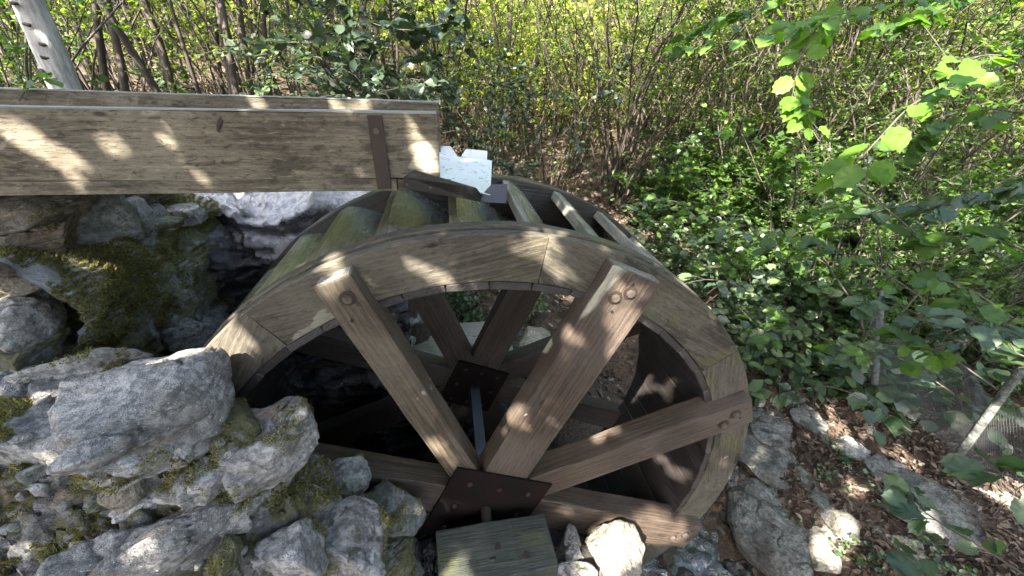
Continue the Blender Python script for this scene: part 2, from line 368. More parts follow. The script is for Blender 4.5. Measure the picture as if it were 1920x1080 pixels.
struct(obj('ground', mesh('ground', V, Fq, SOIL, smooth=True)))

# stream
k = NT('stream_water'); v = k.coords('Object', False)
wz = k.noise(v, 14, 4, .6, 1.)
k.fin(k.mix(k.ramp(k.noise(v, 5, 5, .7), .4, .65), (.012, .013, .013), (.05, .052, .048)), .05, k.bump(wz, .8, .05), **{'Specular IOR Level': 1., 'Coat Weight': .6, 'Coat Roughness': .03})
xs = np.arange(-1.6, 2.35, .02); ys = np.arange(-2.2, 1.25, .02); X, Y = np.meshgrid(xs, ys, indexing='ij')
P = np.stack([X, Y, 0*X], -1).reshape(-1, 3)
zz = .12+.035*ridged(P*[7, 5, 1]+fbm(P*3, 2)[:, None]*.8, 3)+.01*fbm(P*22, 2)
i = np.arange(P.shape[0]).reshape(X.shape)
struct(obj('stream_water', mesh('stream_water', np.c_[P[:, :2], zz], np.stack([i[:-1, :-1], i[1:, :-1], i[1:, 1:], i[:-1, 1:]], -1).reshape(-1, 4), k.m, smooth=True)))

# ------------------------------------------------------------------ stones
_ico = {}
def ico(l):
    if l not in _ico:
        bm = bmesh.new(); bmesh.ops.create_icosphere(bm, subdivisions=l, radius=1)
        _ico[l] = (np.array([v.co for v in bm.verts]), np.array([[v.index for v in f.verts] for f in bm.faces])); bm.free()
    return _ico[l]
def stone_mesh(name, dims, seed, mat, lvl=5, ang=.8, rough=.05, planes=10):
    r = np.random.default_rng(seed); D, Fc = ico(lvl); D = unit(D)
    nrm = unit(r.normal(size=(planes, 3))); nrm = np.vstack([nrm, [0, 0, 1], [0, 0, -1]]); h = np.r_[r.uniform(.58, .95, planes), .60, .7]
    q = np.maximum(D@nrm.T, 1e-3)/h[None]; p = 60 if ang > .6 else 12
    rad = 1/(np.sum(q**p, 1)**(1/p)); rad = np.minimum(rad, 1.35)
    rad = rad/rad.mean()*.93
    P = D*rad[:, None]; P = P+.05*np.round(P@unit(r.normal(size=3))*3.2)[:, None]*unit(r.normal(size=3))*(1 if ang > .6 else 0)
    hd = np.array(dims)/2; P = P/np.abs(P).max(0)*hd
    sz = float(np.prod(dims)**(1/3)); o = r.uniform(-50, 50, 3)
    nn = unit(P/hd**2)
    d = rough*sz*(.9*fbm(P/sz*2.2+o, 5, .55)+.7*ridged(P/sz*[2, 2, 5]+o+9, 4))
    st = fbm(P/sz*[.7, .7, 5.]+o, 2); d += rough*.5*sz*np.round(st*3)/3        # strata steps
    ck = np.abs(fbm(P/sz*[1.3, 1.3, 2.6]+o+31, 3)); d -= rough*.9*sz*np.clip(1-ck/.05, 0, 1)      # cracks
    P = P+nn*d[:, None]
    return mesh(name, P, Fc, mat, smooth=True)
def place_stone(px, py, w, h, z, c, mat, seed, name='stone', parent=None, lvl=5, ang=.8, rough=.05, tilt=(0, 0), yawo=0., org=None, depth=None):
    """a stone that fills w x h pixels round (px,py), its middle at height z, c = half its real thickness"""
    P = onZ(px, py, z) if org is None else np.array(org); v = P-CAM; d = v@cF; hz = math.hypot(v[0], v[1]); eps = math.atan2(-v[2], hz)
    a = w/2*d/F_PX; hh = h/2*d/F_PX; b2 = hh**2-(c*math.cos(eps))**2
    b = math.sqrt(b2)/max(.3, math.sin(eps)) if b2 > 0 else hh*.5
    b = max(b, .3*hh)
    if depth: b = depth
    az = math.atan2(v[1], v[0])-math.pi/2
    me = stone_mesh(name, (2*a, 2*b, 2*c), seed, mat, lvl, ang, rough)
    pl = Vector(P) if parent is None else Vector(P)-parent.location
    o = obj(name, me, parent, pl, Euler((tilt[0], tilt[1], az*.6+yawo)))
    return o

# foreground dry stone wall on the left
wall = thing('stone_wall', (-1.0, -.35, 0), 'weathered grey dry stone wall with mossy joints in the near left corner, beside the wheel', 'wall')
FG = [ # px, py, w, h, z, c, mat, seed, kw
 (70, 765, 300, 225, 2.30, .06, ST_GREY, 1, dict(rough=.05, tilt=(.05, 0.02), lvl=6, yawo=.25)),
 (340, 748, 318, 212, 2.36, .11, ST_GREY, 13, dict(rough=.05, ang=.3, lvl=6, yawo=-.25)),
 (512, 840, 165, 165, 2.20, .09, ST_WHITE, 33, dict(rough=.05, lvl=6)),
 (170, 856, 118, 52, 2.44, .025, ST_GREY, 4, dict(rough=.04)),
 (262, 868, 110, 36, 2.41, .015, ST_WHITE, 5, {}),
 (215, 1045, 440, 125, 2.14, .06, ST_GREY, 6, dict(rough=.05, lvl=6)),
 (380, 905, 90, 66, 2.22, .04, ST_WHITE, 7, {}),
 (425, 975, 80, 60, 2.12, .04, ST_GREY, 8, {}),
 (636, 893, 110, 74, 1.86, .06, ST_GREEN, 9, dict(lvl=5)),
 (742, 966, 112, 112, 1.70, .07, ST_GREEN, 10, dict(ang=.4, lvl=5)),
 (655, 1010, 165, 175, 1.82, .11, ST_WHITE, 11, dict(lvl=6, rough=.05)),
 (545, 1030, 110, 120, 1.98, .08, ST_WHITE, 12, {}),
 (755, 1050, 85, 110, 1.58, .09, ST_MOSS, 13, {}),
 (60, 905, 120, 50, 2.24, .04, ST_BROWN, 14, {}),
 (160, 920, 95, 50, 2.22, .04, ST_BROWN, 15, {}),
 (245, 915, 80, 56, 2.22, .04, ST_TAN, 16, {}),
 (325, 925, 60, 40, 2.2, .03, ST_WHITE, 17, {}),
 (55, 960, 150, 70, 2.12, .05, ST_MOSS, 18, {}),
 (230, 968, 150, 46, 2.12, .04, ST_MOSS, 19, {}),
 (480, 940, 90, 70, 2.1, .05, ST_MOSS, 20, {}),
 (430, 1050, 70, 90, 2.08, .05, ST_MOSS, 21, {}),
 (575, 945, 90, 60, 1.98, .05, ST_MOSS, 22, {}),
 (440, 800, 90, 110, 2.26, .06, ST_MOSS, 23, {}),
 (240, 805, 150, 60, 2.30, .05, ST_WHITE, 24, {}),
 (160, 690, 200, 50, 2.36, .05, ST_WHITE, 26, {}),
 (330, 850, 90, 50, 2.3, .04, ST_WHITE, 25, {}),
]
_r = np.random.default_rng(123)
def fgz(px, py): return float(np.interp(px, [0, 420, 560, 640, 700, 790], [2.32, 2.26, 2.12, 1.9, 1.76, 1.6])-np.interp(py, [880, 1010], [0, .20]))
for q in range(62):
    px, py = _r.uniform(0, 780), _r.uniform(850, 1085)
    if px > 590 and py < 930+.3*(px-590): continue
    FG.append((px, py, _r.uniform(38, 92), _r.uniform(26, 62), fgz(px, py)-.02, _r.uniform(.02, .045), [ST_WHITE, ST_GREY, ST_MOSS, ST_WHITE, ST_GREEN, ST_MOSS][q % 6], 700+q, dict(lvl=4, yawo=_r.uniform(-.6, .6), rough=.06)))
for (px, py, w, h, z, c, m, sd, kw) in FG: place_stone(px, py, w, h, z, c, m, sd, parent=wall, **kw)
# small chips wedged in the joints
for q in range(60):
    px, py = rng.uniform(0, 700), rng.uniform(700, 1080)
    if px > 600 and py < 880: continue
    z = np.interp(px, [0, 420, 600, 720], [2.38, 2.3, 2.05, 1.8])-np.interp(py, [860, 1000], [0, .22])
    place_stone(px, py, rng.uniform(14, 42), rng.uniform(10, 28), z-.01, rng.uniform(.006, .016), [ST_WHITE, ST_GREY, ST_TAN, ST_GREEN][q % 4], 200+q, parent=wall, lvl=2, rough=.06, yawo=rng.uniform(0, 3))
# earth core of the wall, uneven
def core(name, x0, x1, y0, y1, ztop, mat, res=.03, zbot=0., amp=.05, loc=None, parent=None, sm=True):
    xs = np.arange(x0, x1+res, res); ys = np.arange(y0, y1+res, res); X, Y = np.meshgrid(xs, ys, indexing='ij')
    zt = ztop(X, Y); P = np.stack([X, Y, 0*X], -1).reshape(-1, 3)
    zt = zt+amp*fbm(P*6, 4).reshape(X.shape)
    edge = np.minimum(np.minimum(X-x0, x1-X), np.minimum(Y-y0, y1-Y)); zt = np.where(edge < res*.5, zbot, zt)
    jx = .6*res*fbm(P*11+5, 2).reshape(X.shape)
    V = np.stack([X+jx, Y, zt], -1).reshape(-1, 3); i = np.arange(X.size).reshape(X.shape)
    F_ = np.stack([i[:-1, :-1], i[1:, :-1], i[1:, 1:], i[:-1, 1:]], -1).reshape(-1, 4)
    if parent is not None: V = V-np.array(parent.location)
    return obj(name, mesh(name, V, F_, mat, smooth=sm), parent)
def fgtop(X, Y):
    z = np.interp(X, [-2.5, -.9, -.72, -.60, -.50, -.42, -.33, -.28], [2.30, 2.26, 2.18, 2.02, 1.82, 1.70, 1.50, 1.35]); z = z-1.5*np.clip(-.34-Y, 0, .15)-.1*np.clip(-.5-Y, 0, 1)
    sd = np.random.default_rng(77); cx = sd.uniform(-2.6, -.2, 900); cy = sd.uniform(-.9, -.05, 900); co = sd.uniform(-.022, .03, 900); tx, ty = sd.normal(0, .25, (2, 900))
    out = np.empty(X.size); xf, yf = X.ravel(), Y.ravel()
    for i0 in range(0, X.size, 4000):
        d = np.hypot(xf[i0:i0+4000, None]-cx, (yf[i0:i0+4000, None]-cy)*1.2); ii = np.argpartition(d, 1, axis=1)[:, :2]; dd = np.take_along_axis(d, ii, 1)
        sw = dd[:, 0] > dd[:, 1]; n1 = np.where(sw, ii[:, 1], ii[:, 0]); g_ = np.abs(dd[:, 1]-dd[:, 0])
        out[i0:i0+4000] = sstep(0, .018, g_)*.03+co[n1]+tx[n1]*(xf[i0:i0+4000]-cx[n1])+ty[n1]*(yf[i0:i0+4000]-cy[n1])-.03
    return z+out.reshape(X.shape)
FILLM = stone('rubble_fill', (.15, .14, .13), (.27, .265, .26), (.36, .35, .35), moss=.72, dirt=.55, spark=.3, sc=1.3)
core('earth_fill', -2.6, -.27, -.85, -.12, fgtop, FILLM, .0095, 0., .02, parent=wall)

# pier and cliff left of the pit
pier = thing('stone_pier', (-1.7, .4, 0), 'rough brown and grey flat stones stacked under the left end of the wooden flume', 'pier')
for (px, py, w, h, Yp, c, m, sd, kw) in [
 (60, 388, 210, 62, .42, .06, ST_BROWN, 41, {}), (55, 445, 200, 95, .36, .07, ST_BROWN, 42, dict(lvl=6)), (20, 500, 170, 70, .30, .06, ST_BROWN, 43, {}),
 (185, 385, 120, 70, .60, .09, ST_GREEN, 44, {}), (15, 600, 130, 110, .16, .08, ST_GREY, 47, {}), (100, 600, 150, 110, .33, .10, ST_MOSS, 48, {}),
 (240, 400, 70, 90, .75, .08, ST_GREY, 50, {}), (55, 655, 120, 40, .12, .05, ST_MOSS, 51, {}), (-30, 560, 170, 60, .2, .05, ST_MOSS, 52, {})]:
    P = onY(px, py, Yp); place_stone(px, py, w, h, P[2], c, m, sd, parent=pier, org=P, depth=.16, **kw)
core('rubble_core', -3.2, -1.62, .22, 1.6, lambda X, Y: 2.42+0*X+.18*np.clip(Y-.2, 0, .6), MUD, .04, 0, .05, parent=pier)

def face_grid(name, path, u0, u1, mat, res=.018, amp=.1, seed=0, parent=None, axis='x', strata=(3, 3, 9), steps=.5):
    """a rough rock face: PATH is the profile (depth, height), swept from u0 to u1 and displaced"""
    path = np.array(path, float); seg = np.r_[0, np.cumsum(np.linalg.norm(np.diff(path, axis=0), axis=1))]
    t = np.arange(0, seg[-1], res); pd = np.interp(t, seg, path[:, 0]); pz = np.interp(t, seg, path[:, 1])
    k_ = 9; ker = np.ones(k_)/k_; pd = np.convolve(np.pad(pd, k_//2, 'edge'), ker, 'valid'); pz = np.convolve(np.pad(pz, k_//2, 'edge'), ker, 'valid')
    sg = -1. if axis == 'x' else 1.
    nd = sg*np.gradient(pz); nz = -sg*np.gradient(pd); l = np.hypot(nd, nz)+1e-9; nd /= l; nz /= l
    u = np.arange(u0, u1, res); U, T = np.meshgrid(u, np.arange(len(t)), indexing='ij')
    A = np.stack([U, pd[T], pz[T]], -1).reshape(-1, 3)
    w = A*np.array(strata)/3.+seed*5; warp = fbm(w*1.3, 2)[:, None]*.5
    d = amp*(.75*fbm(w*1.6+warp, 5, .55)+.75*ridged(w*2.2+warp, 4)-.4)
    cell = fbm(w*2.4+warp*1.5, 2); d += amp*steps*np.round(cell*3.2)/3.2
    dd = d.reshape(U.shape); A = A.reshape(*U.shape, 3); A[..., 1] += dd*nd[T]; A[..., 2] += dd*nz[T]
    A = A.reshape(-1, 3)
    if axis == 'y': A = np.stack([A[:, 1], A[:, 0], A[:, 2]], 1)
    if parent is not None: A = A-np.array(parent.location)
    i = np.arange(U.size).reshape(U.shape); F_ = np.stack([i[:-1, :-1], i[1:, :-1], i[1:, 1:], i[:-1, 1:]], -1).reshape(-1, 4)
    if axis == 'x': F_ = F_[:, ::-1]
    return obj(name, mesh(name, A, F_, mat, smooth=True), parent)

cliff = thing('rock_outcrop', (-1.2, 1.2, 0), 'dark wet rock outcrop with a pale bluish top behind the left side of the wheel', 'rock')
k = NT('wet_rock_pale_top'); v = k.coords('Object', False); nz_ = k.n('SeparateXYZ', {0: k.n('NewGeometry').outputs['Normal']}).outputs[2]
pz_ = k.n('SeparateXYZ', {0: k.n('TexCoord').outputs['Object']}).outputs[2]
a = k.noise(v, 5, 8, .68, .6); f = k.noise(v, 40, 5, .7)
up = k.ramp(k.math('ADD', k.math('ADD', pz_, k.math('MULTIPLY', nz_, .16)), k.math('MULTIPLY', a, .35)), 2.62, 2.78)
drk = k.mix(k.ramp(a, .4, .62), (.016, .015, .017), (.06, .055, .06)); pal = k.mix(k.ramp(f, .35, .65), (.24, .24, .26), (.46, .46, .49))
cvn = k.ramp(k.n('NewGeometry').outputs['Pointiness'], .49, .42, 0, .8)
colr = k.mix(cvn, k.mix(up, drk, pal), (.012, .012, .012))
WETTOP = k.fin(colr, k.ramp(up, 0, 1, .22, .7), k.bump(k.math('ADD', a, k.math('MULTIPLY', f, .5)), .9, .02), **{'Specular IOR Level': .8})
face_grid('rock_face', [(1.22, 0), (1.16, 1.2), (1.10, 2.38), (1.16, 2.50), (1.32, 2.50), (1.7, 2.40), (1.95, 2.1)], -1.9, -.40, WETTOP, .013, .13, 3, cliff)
# moss covered left side of the pit
k = NT('mossy_cliff'); v = k.coords('Object', False)
pz_ = k.n('SeparateXYZ', {0: v}).outputs[2]; a = k.noise(v, 4, 8, .68, .6); f = k.noise(v, 50, 5, .7); b_ = k.noise(v, 2.6, 4, .6, .3)
base = k.mix(k.ramp(a, .4, .62), (.16, .16, .15), (.38, .38, .40)); base = k.mix(k.ramp(f, .5, .7, 0, .6), base, (.52, .52, .56))
hgt = k.math('ADD', pz_, k.math('MULTIPLY', b_, .7))
mk = k.math('MULTIPLY', k.ramp(hgt, 2.25, 2.36), k.ramp(hgt, 2.98, 2.88))
mc = k.mix(k.ramp(f, .35, .65), (.08, .07, .04), (.19, .18, .07))
base = k.mix(k.math('MULTIPLY', k.math('MULTIPLY', mk, k.ramp(k.noise(v, 9, 6, .7), .38, .52)), .92), base, mc)
MCLIFF = k.fin(base, .8, k.bump(k.math('ADD', a, f), .9, .02))
mcl = thing('mossy_rock_face', (-1.5, .6, 0), 'tall mossy rock face in the recess under the flume, bluish grey at its foot', 'rock')
face_grid('rock_face', [(-1.34, 0), (-1.36, 1.6), (-1.42, 2.1), (-1.46, 2.6), (-1.52, 2.72), (-1.9, 2.74)], .14, 1.2, MCLIFF, .016, .09, 8, mcl, axis='y', strata=(3, 3, 5), steps=.25)
P = onY(350, 640, .60); place_stone(350, 645, 170, 90, P[2], .12, ST_GREY, 61, parent=mcl, org=P, depth=.2)
for (px, py, w, h, Yp, m, sd) in [(355, 400, 60, 60, .93, ST_WHITE, 62), (290, 405, 70, 60, .86, ST_WHITE, 63), (270, 375, 60, 40, .95, ST_GREY, 64), (250, 470, 60, 60, .72, ST_GREEN, 65)]:
    P = onY(px, py, Yp); place_stone(px, py, w, h, P[2], .05, m, sd, parent=mcl, org=P, depth=.08)
# far bearing wall behind the wheel
fw = thing('far_bearing_wall', (-.1, 1.35, 0), 'low rubble wall behind the wheel that carries the far axle beam, seen between the spokes', 'wall')
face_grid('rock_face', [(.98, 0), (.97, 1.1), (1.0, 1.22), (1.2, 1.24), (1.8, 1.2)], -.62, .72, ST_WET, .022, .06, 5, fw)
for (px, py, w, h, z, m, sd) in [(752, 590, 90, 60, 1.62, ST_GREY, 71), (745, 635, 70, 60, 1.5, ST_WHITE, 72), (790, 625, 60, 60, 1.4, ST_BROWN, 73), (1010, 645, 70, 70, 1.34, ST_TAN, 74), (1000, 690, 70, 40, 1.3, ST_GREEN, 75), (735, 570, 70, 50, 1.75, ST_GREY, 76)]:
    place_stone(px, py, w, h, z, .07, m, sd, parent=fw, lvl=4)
fb = thing('far_bearing_beam', (-.05, 1.25, 1.45), 'pale lilac grey timber beam with a bolt behind the far spokes, carrying the axle', 'beam')
obj('beam_body', bbox_mesh('beam_body', -.42, .36, -.13, .13, -.11, 0, LIPW, .008, 2, .004, 6, 3), fb, rot=(0, 0, .06))
obj('beam_body', bbox_mesh('beam_body_b', -.40, .30, .135, .30, -.13, -.02, LIPW, .008, 2, .004, 6, 4), fb, rot=(0, 0, .06))
obj('bolt', cyl_mesh('bolt', .014, .02, BOLT, 6), fb, (-.12, .02, .008))

# ------------------------------------------------------------------ water wheel
AX = 1.5
wheel = thing('water_wheel', (0, 0, AX), 'large weathered timber overshot water wheel with eight spokes and a dark square hub plate', 'water wheel')
RI, RO, WW = 1.127, 1.30, .80
def ring_seg(name, r0, r1, y0, y1, span, mat, nseg=18, ch=.004, seed=0):
    th = np.linspace(-span/2, span/2, nseg+1); prof = [(r0+ch, y0), (r1-ch, y0), (r1, y0+ch), (r1, y1-ch), (r1-ch, y1), (r0+ch, y1), (r0, y1-ch), (r0, y0+ch)]
    rm = (r0+r1)/2; V = []
    for t in th:
        for (r, y) in prof: V.append((-math.sin(t)*r, y, math.cos(t)*r-rm))
    V = np.array(V); V += .0022*np.stack([fbm(V*7+seed+q*9, 3) for q in range(3)], 1)
    F_ = []; m = len(prof)
    for s in range(nseg):
        for j in range(m): F_.append((s*m+j, s*m+(j+1) % m, (s+1)*m+(j+1) % m, (s+1)*m+j))
    F_.append(tuple(range(m))[::-1]); F_.append(tuple(nseg*m+j for j in range(m)))
    me = mesh(name, V, F_, mat); return me, rm
def polar(theta, r, y, kind='ring'):
    c, s = math.cos(theta), math.sin(theta); rad, tan, ya = (c, 0, s), (-s, 0, c), (0, 1, 0)
    O = (c*r, y, s*r)
    if kind == 'ring': return frame4((s, 0, -c), ya, rad, O)
    if kind == 'axial': return frame4(ya, tan, rad, O)
    return frame4(rad, ya, tan, O)                     # spoke
J0 = 126.7
def ringset(y0, y1, off, r0, r1, mat, nm='felloe'):
    me, rm = ring_seg('felloe', r0, r1, 0, y1-y0, R(44.9), mat, seed=y0*9)
    for q in range(8): obj(nm, me, wheel, mat4=polar(R(J0+off+22.5+45*q), rm, y0))
ringset(0.0, .042, 0, RI, RO-.002, WOOD)
ringset(.054, .105, 22.5, RI, RO+.006, WOOD)
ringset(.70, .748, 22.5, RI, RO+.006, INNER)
ringset(.758, .80, 0, RI, RO, WOOD)
hm, rm = ring_seg('hoop', RO-.03, RO-.016, 0, .012, R(359.9), STRAP, 120, .001)
for y in (.042, .748): obj('hoop', hm, wheel, mat4=polar(R(90), rm, y))
ns = 48; wd = 2*math.pi*1.11/ns
sm_ = [bbox_mesh('sole_board', .003, WW-.003, -wd/2+.0015, wd/2-.0015, -.0145, .0145, SOLE, .003, 1, .0016, 5, s) for s in range(3)]
for q in range(ns): obj('sole_board', sm_[q % 3], wheel, mat4=polar(2*math.pi*(q+.5)/ns, 1.110+random.uniform(-.002, .002), 0, 'axial'))
# buckets: a bent board from the sole to the lip, open against the turning
def bucket():
    ctrl = [(0, 1.128), (.045, 1.160), (.10, 1.208), (.15, 1.250), (.195, 1.282), (.235, 1.296)]
    c = np.array(ctrl); c[:, 1] = np.sqrt((c[:, 1]-.008)**2-c[:, 0]**2); t = np.linspace(0, 1, 15); tt = np.linspace(0, 1, len(c)); px = np.interp(t, tt, c[:, 0]); pr = np.interp(t, tt, c[:, 1])
    for _ in range(2): px[1:-1] = (px[:-2]+px[1:-1]*2+px[2:])/4; pr[1:-1] = (pr[:-2]+pr[1:-1]*2+pr[2:])/4
    tx = np.gradient(px); ty = np.gradient(pr); l = np.hypot(tx, ty); nx, ny = -ty/l, tx/l; T = .013
    loop = np.r_[np.stack([px+nx*T, pr+ny*T], 1), np.stack([px-nx*T, pr-ny*T], 1)[::-1]]
    xs = np.linspace(.104, .70, 9); V = [(x, a, b-1.2) for x in xs for a, b in loop]; m = len(loop); F_ = []
    for s in range(8):
        for j in range(m): F_.append((s*m+j, s*m+(j+1) % m, (s+1)*m+(j+1) % m, (s+1)*m+j))
    F_.append(tuple(range(m))[::-1]); F_.append(tuple(8*m+j for j in range(m)))
    return mesh('bucket', V, F_, BUCKW, smooth=False)
bme = bucket(); lmd = bbox_mesh('bucket_lip_dry', .1065, .6975, -.014, .014, -.019, .021, LIPW, .004, 2, .0016, 6, 2)
lme = bbox_mesh('bucket_lip', .1065, .6975, -.014, .014, -.021, .021, LIPB, .004, 2, .0016, 6, 2)
for q in range(32):
    lipang = R(83.2+11.25*q); th = lipang-.235/1.3
    b = obj('bucket', bme, wheel, mat4=polar(th, 1.2, 0, 'axial'))
    obj('lip_board', lmd if math.cos(lipang) > .05 else lme, b, mat4=Matrix.Translation((0, .244, .0535)) @ Matrix.Rotation(-.194, 4, 'X'))
HW = {112.2: .060, 67.2: .102, 22.2: .076, -22.8: .100, 157.2: .090, 202.2: .085, 247.2: .085, 292.2: .09}
spk = []
for a, hw in HW.items():
    me = bbox_mesh('spoke', .17, 1.268, -.06, .05, -hw, hw, SPOKEP if a == 112.2 else SPOKE, .006, 2, .003, 10, a)
    o = obj('spoke', me, wheel, mat4=polar(R(a), 0, .001, 'spoke')); spk.append(o)
    obj('end_grain', bbox_mesh('end_grain', 1.266, 1.2715, -.054, .044, -hw+.006, hw-.006, LIPW, .002, 1, .001, 0, a), o)
    for (r, t_) in ((1.20, -.012), (1.165, .03)) if hw < .07 or hw > .1 else ((1.19, .02), (1.13, -.02)):
        if hw < .07 and t_ > 0: continue
        me_b = bpy.data.meshes.get('bolt_head') or cyl_mesh('bolt_head', .0165, .014, BOLT, 6, 'Y', bev=.003)
        obj('bolt', me_b, o, (r, -.066, t_))
        me_w = bpy.data.meshes.get('washer') or cyl_mesh('washer', .026, .004, STRAP, 20, 'Y', bev=.001)
        obj('washer', me_w, o, (r, -.0615, t_))
    me_h = bpy.data.meshes.get('nail_hole') or cyl_mesh('nail_hole', .006, .004, BLACKM, 8, 'Y')
    for q in range(3): obj('nail', me_h, o, (1.235-.05*q-.03*random.random(), -.061, random.uniform(-.6, .6)*hw))
for a in (112.2, 67.2, 22.2, -22.8, 157.2, 202.2, 247.2, 292.2):
    me = bbox_mesh('spoke_far', .15, 1.268, -.05, .05, -.078 if a != 67.2 else -.095, .078 if a != 67.2 else .095, DARKW, .006, 2, .003, 8, a+50)
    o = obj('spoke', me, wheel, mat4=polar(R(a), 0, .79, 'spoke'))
def plate(y0, y1, half, rot, bolts, mat):
    me = bbox_mesh('hub_plate', -half, half, y0, y1, -half, half, mat, .002, 1)
    o = obj('hub_plate', me, wheel, rot=(0, -rot, 0))
    me_b = cyl_mesh('plate_bolt', .011, .012, STRAP, 10, 'Y', bev=.003)
    for (x, z) in bolts: obj('bolt', me_b, o, (x, y0-.005, z))
hb = [(x, z) for x in (-.14, 0, .14) for z in (-.15, .15)]+[(-.15, 0), (.15, 0)]
plate(-.072, -.060, .228, R(-22.5), hb, RUST)
plate(.722, .736, .165, R(-22.5), [(x*.75, z*.8) for x, z in hb], RUST)
obj('axle', bbox_mesh('axle', -.028, .028, -.04, .95, -.028, .028, STEEL, .004, 2), wheel, rot=(0, R(8), 0))
obj('axle_stub', cyl_mesh('axle_stub', .023, .16, STRAP, 20, 'Y', bev=.004), wheel, (0, -.13, 0))
obj('axle_collar', cyl_mesh('axle_collar', .036, .03, STRAP, 20, 'Y', bev=.004), wheel, (0, -.165, 0))
obj('axle_stub', cyl_mesh('axle_stub_b', .025, .3, STEEL, 20, 'Y', bev=.004), wheel, (0, 1.0, 0))

# near bearing beam
zt = 1.535; q0, q1, q2, q3 = onZ(820, 1000, zt), onZ(1020, 965, zt), onZ(1044, 1046, zt), onZ(822, 1090, zt)
cx = (q0+q1+q2+q3)/4; yw = math.atan2(q1[1]-q0[1], q1[0]-q0[0])
bb = thing('bearing_beam', (cx[0], cx[1], zt), 'short green grey squared timber block under the near hub, with bolt heads on top', 'timber block')
w_ = .5*np.linalg.norm(q1-q0)+.004; d_ = .5*np.linalg.norm(q2-q1)+.012
obj('beam_body', bbox_mesh('beam_body_n', -w_, w_, -d_-.02, d_, -.24, 0, BLOCK, .007, 2, .004, 8, 5), bb, rot=(0, 0, yw))
for (px, py) in ((933, 1025), (988, 1042)):
    p = onZ(px, py, zt); obj('bolt', cyl_mesh('bolt', .013, .014, STRAP, 6, bev=.003), bb, (p[0]-cx[0], p[1]-cx[1], .006))
p = onZ(925, 1050, zt); obj('knot', stone_mesh('knot', (.03, .016, .012), 3, DARKW, 2), bb, (p[0]-cx[0], p[1]-cx[1], 0))
pr_ = thing('bearing_pier', (.25, -.35, 0), 'stone and earth pier beside the near timber block, its right stone lit by the sun', 'pier')
core('earth_fill', -.24, .52, -.75, -.14, lambda X, Y: 1.30-.25*np.clip(X-.35, 0, 1)+0*Y, MUD, .02, 0, .05, parent=pr_)
for (px, py, w, h, z, c, m, sd, kw) in [(1146, 1050, 120, 130, 1.26, .11, ST_TAN, 87, dict(lvl=6, ang=.8)), (1070, 1035, 70, 90, 1.30, .06, ST_GREY, 82, {}),
    (1195, 1090, 120, 70, 1.2, .08, ST_WHITE, 83, {}), (1080, 1085, 80, 50, 1.32, .05, ST_WHITE, 84, {}), (803, 1060, 40, 70, 1.35, .06, ST_WET, 85, {}), (1240, 1110, 60, 60, 1.1, .05, ST_GREY, 86, {})]:
    place_stone(px, py, w, h, z, c, m, sd, parent=pr_, **kw)

# ------------------------------------------------------------------ flume
fl = thing('flume', (-1.5, .2, 2.88), 'long weathered wooden water trough running in from the left above the wheel', 'wooden flume')
FL0, FL1 = -4.6, -.157
def plank(name, x0, x1, y0, y1, zb, zt_, mat, seed, sl=.022):
    me = bbox_mesh(name, x0-x1, 0, y0, y1, zb-3, zt_-3, mat, .0035, 2, .0022, 14, seed)
    return obj(name, me, fl, Vector((x1, 0, 3))-fl.location, rot=(0, -sl, 0))
tz = 3.118
EDGE = wood('lit_plank_edge', (.20, .19, .17), (.33, .32, .29), (.42, .41, .39), patch=0, stain=.2, mottle=.3)  # pale colour stands in for sky light on the plank tops
plank('side_plank', FL0, FL1, .20, .245, 2.920, tz, FLUME, 1)
plank('side_plank', FL0, FL1+.002, .605, .65, 2.918, tz-.002, FLUME, 2, .0088)
plank('lit_edge_strip', FL0, FL1-.001, .2005, .2445, tz+.0005, tz+.004, EDGE, 21)  # thin added strip, painted pale as the lit top edge
plank('lit_edge_strip', FL0, FL1, .6055, .6495, tz-.0015, tz+.002, EDGE, 22, .0088)
plank('bottom_board', FL0, -.30, .197, .655, 2.876, 2.917, FLUME, 3)
plank('bottom_board', -.298, -.205, .205, .65, 2.878, 2.915, FLUME, 9)
o = obj('strap', bbox_mesh('strap', -.022, .022, -.006, 0, -.112, .112, STRAP, .0015, 1, .001, 0), fl, Vector((-.340, .190, 2.998))-fl.location, rot=(0, -.03, 0))
obj('bolt', cyl_mesh('strap_bolt', .009, .012, BOLT, 12, 'Y', bev=.003), o, (-.001, -.012, .068))
P = onY(412, 232, .2)
obj('knot', stone_mesh('flume_knot', (.014, .006, .05), 9, DARKW, 3), fl, Vector((P[0], .1995, P[2]))-fl.location, rot=(0, .5, 0))
# metal chute under the end
ct = thing('metal_chute', (-.1, .4, 2.9), 'bent pale sheet metal chute at the end of the flume, over the wheel', 'chute')
def sheet(name, pts, mat, t=.003, parent=ct, div=0):
    """a thin folded plate through PTS (quads strip rows)"""
    P = np.array(pts, float); r, c = P.shape[:2]; V = P.reshape(-1, 3)-np.array(parent.location); me = bpy.data.meshes.new(name)
    F_ = [(i*c+j, i*c+j+1, (i+1)*c+j+1, (i+1)*c+j) for i in range(r-1) for j in range(c-1)]
    me.from_pydata([tuple(v) for v in V], [], F_); me.materials.append(mat); o = obj(name, me, parent)
    m = o.modifiers.new('t', 'SOLIDIFY'); m.thickness = t; m.offset = 0
    return o
yN, yF = .17, .60
def base_z(x): return 2.872+(-.0-x)*.10 if x < 0 else 2.872-.25*x
xs = np.linspace(-.27, .012, 9); ys_ = np.linspace(yN, yF, 10)
rows = [[(x+.05*((y-yN)/(yF-yN)), y, base_z(x)+.03*((y-yN)/(yF-yN))**2+.005*math.sin(13*x+9*y)+.003*math.sin(31*x-17*y)) for x in xs] for y in ys_]
sheet('chute_plate', rows, GALV)
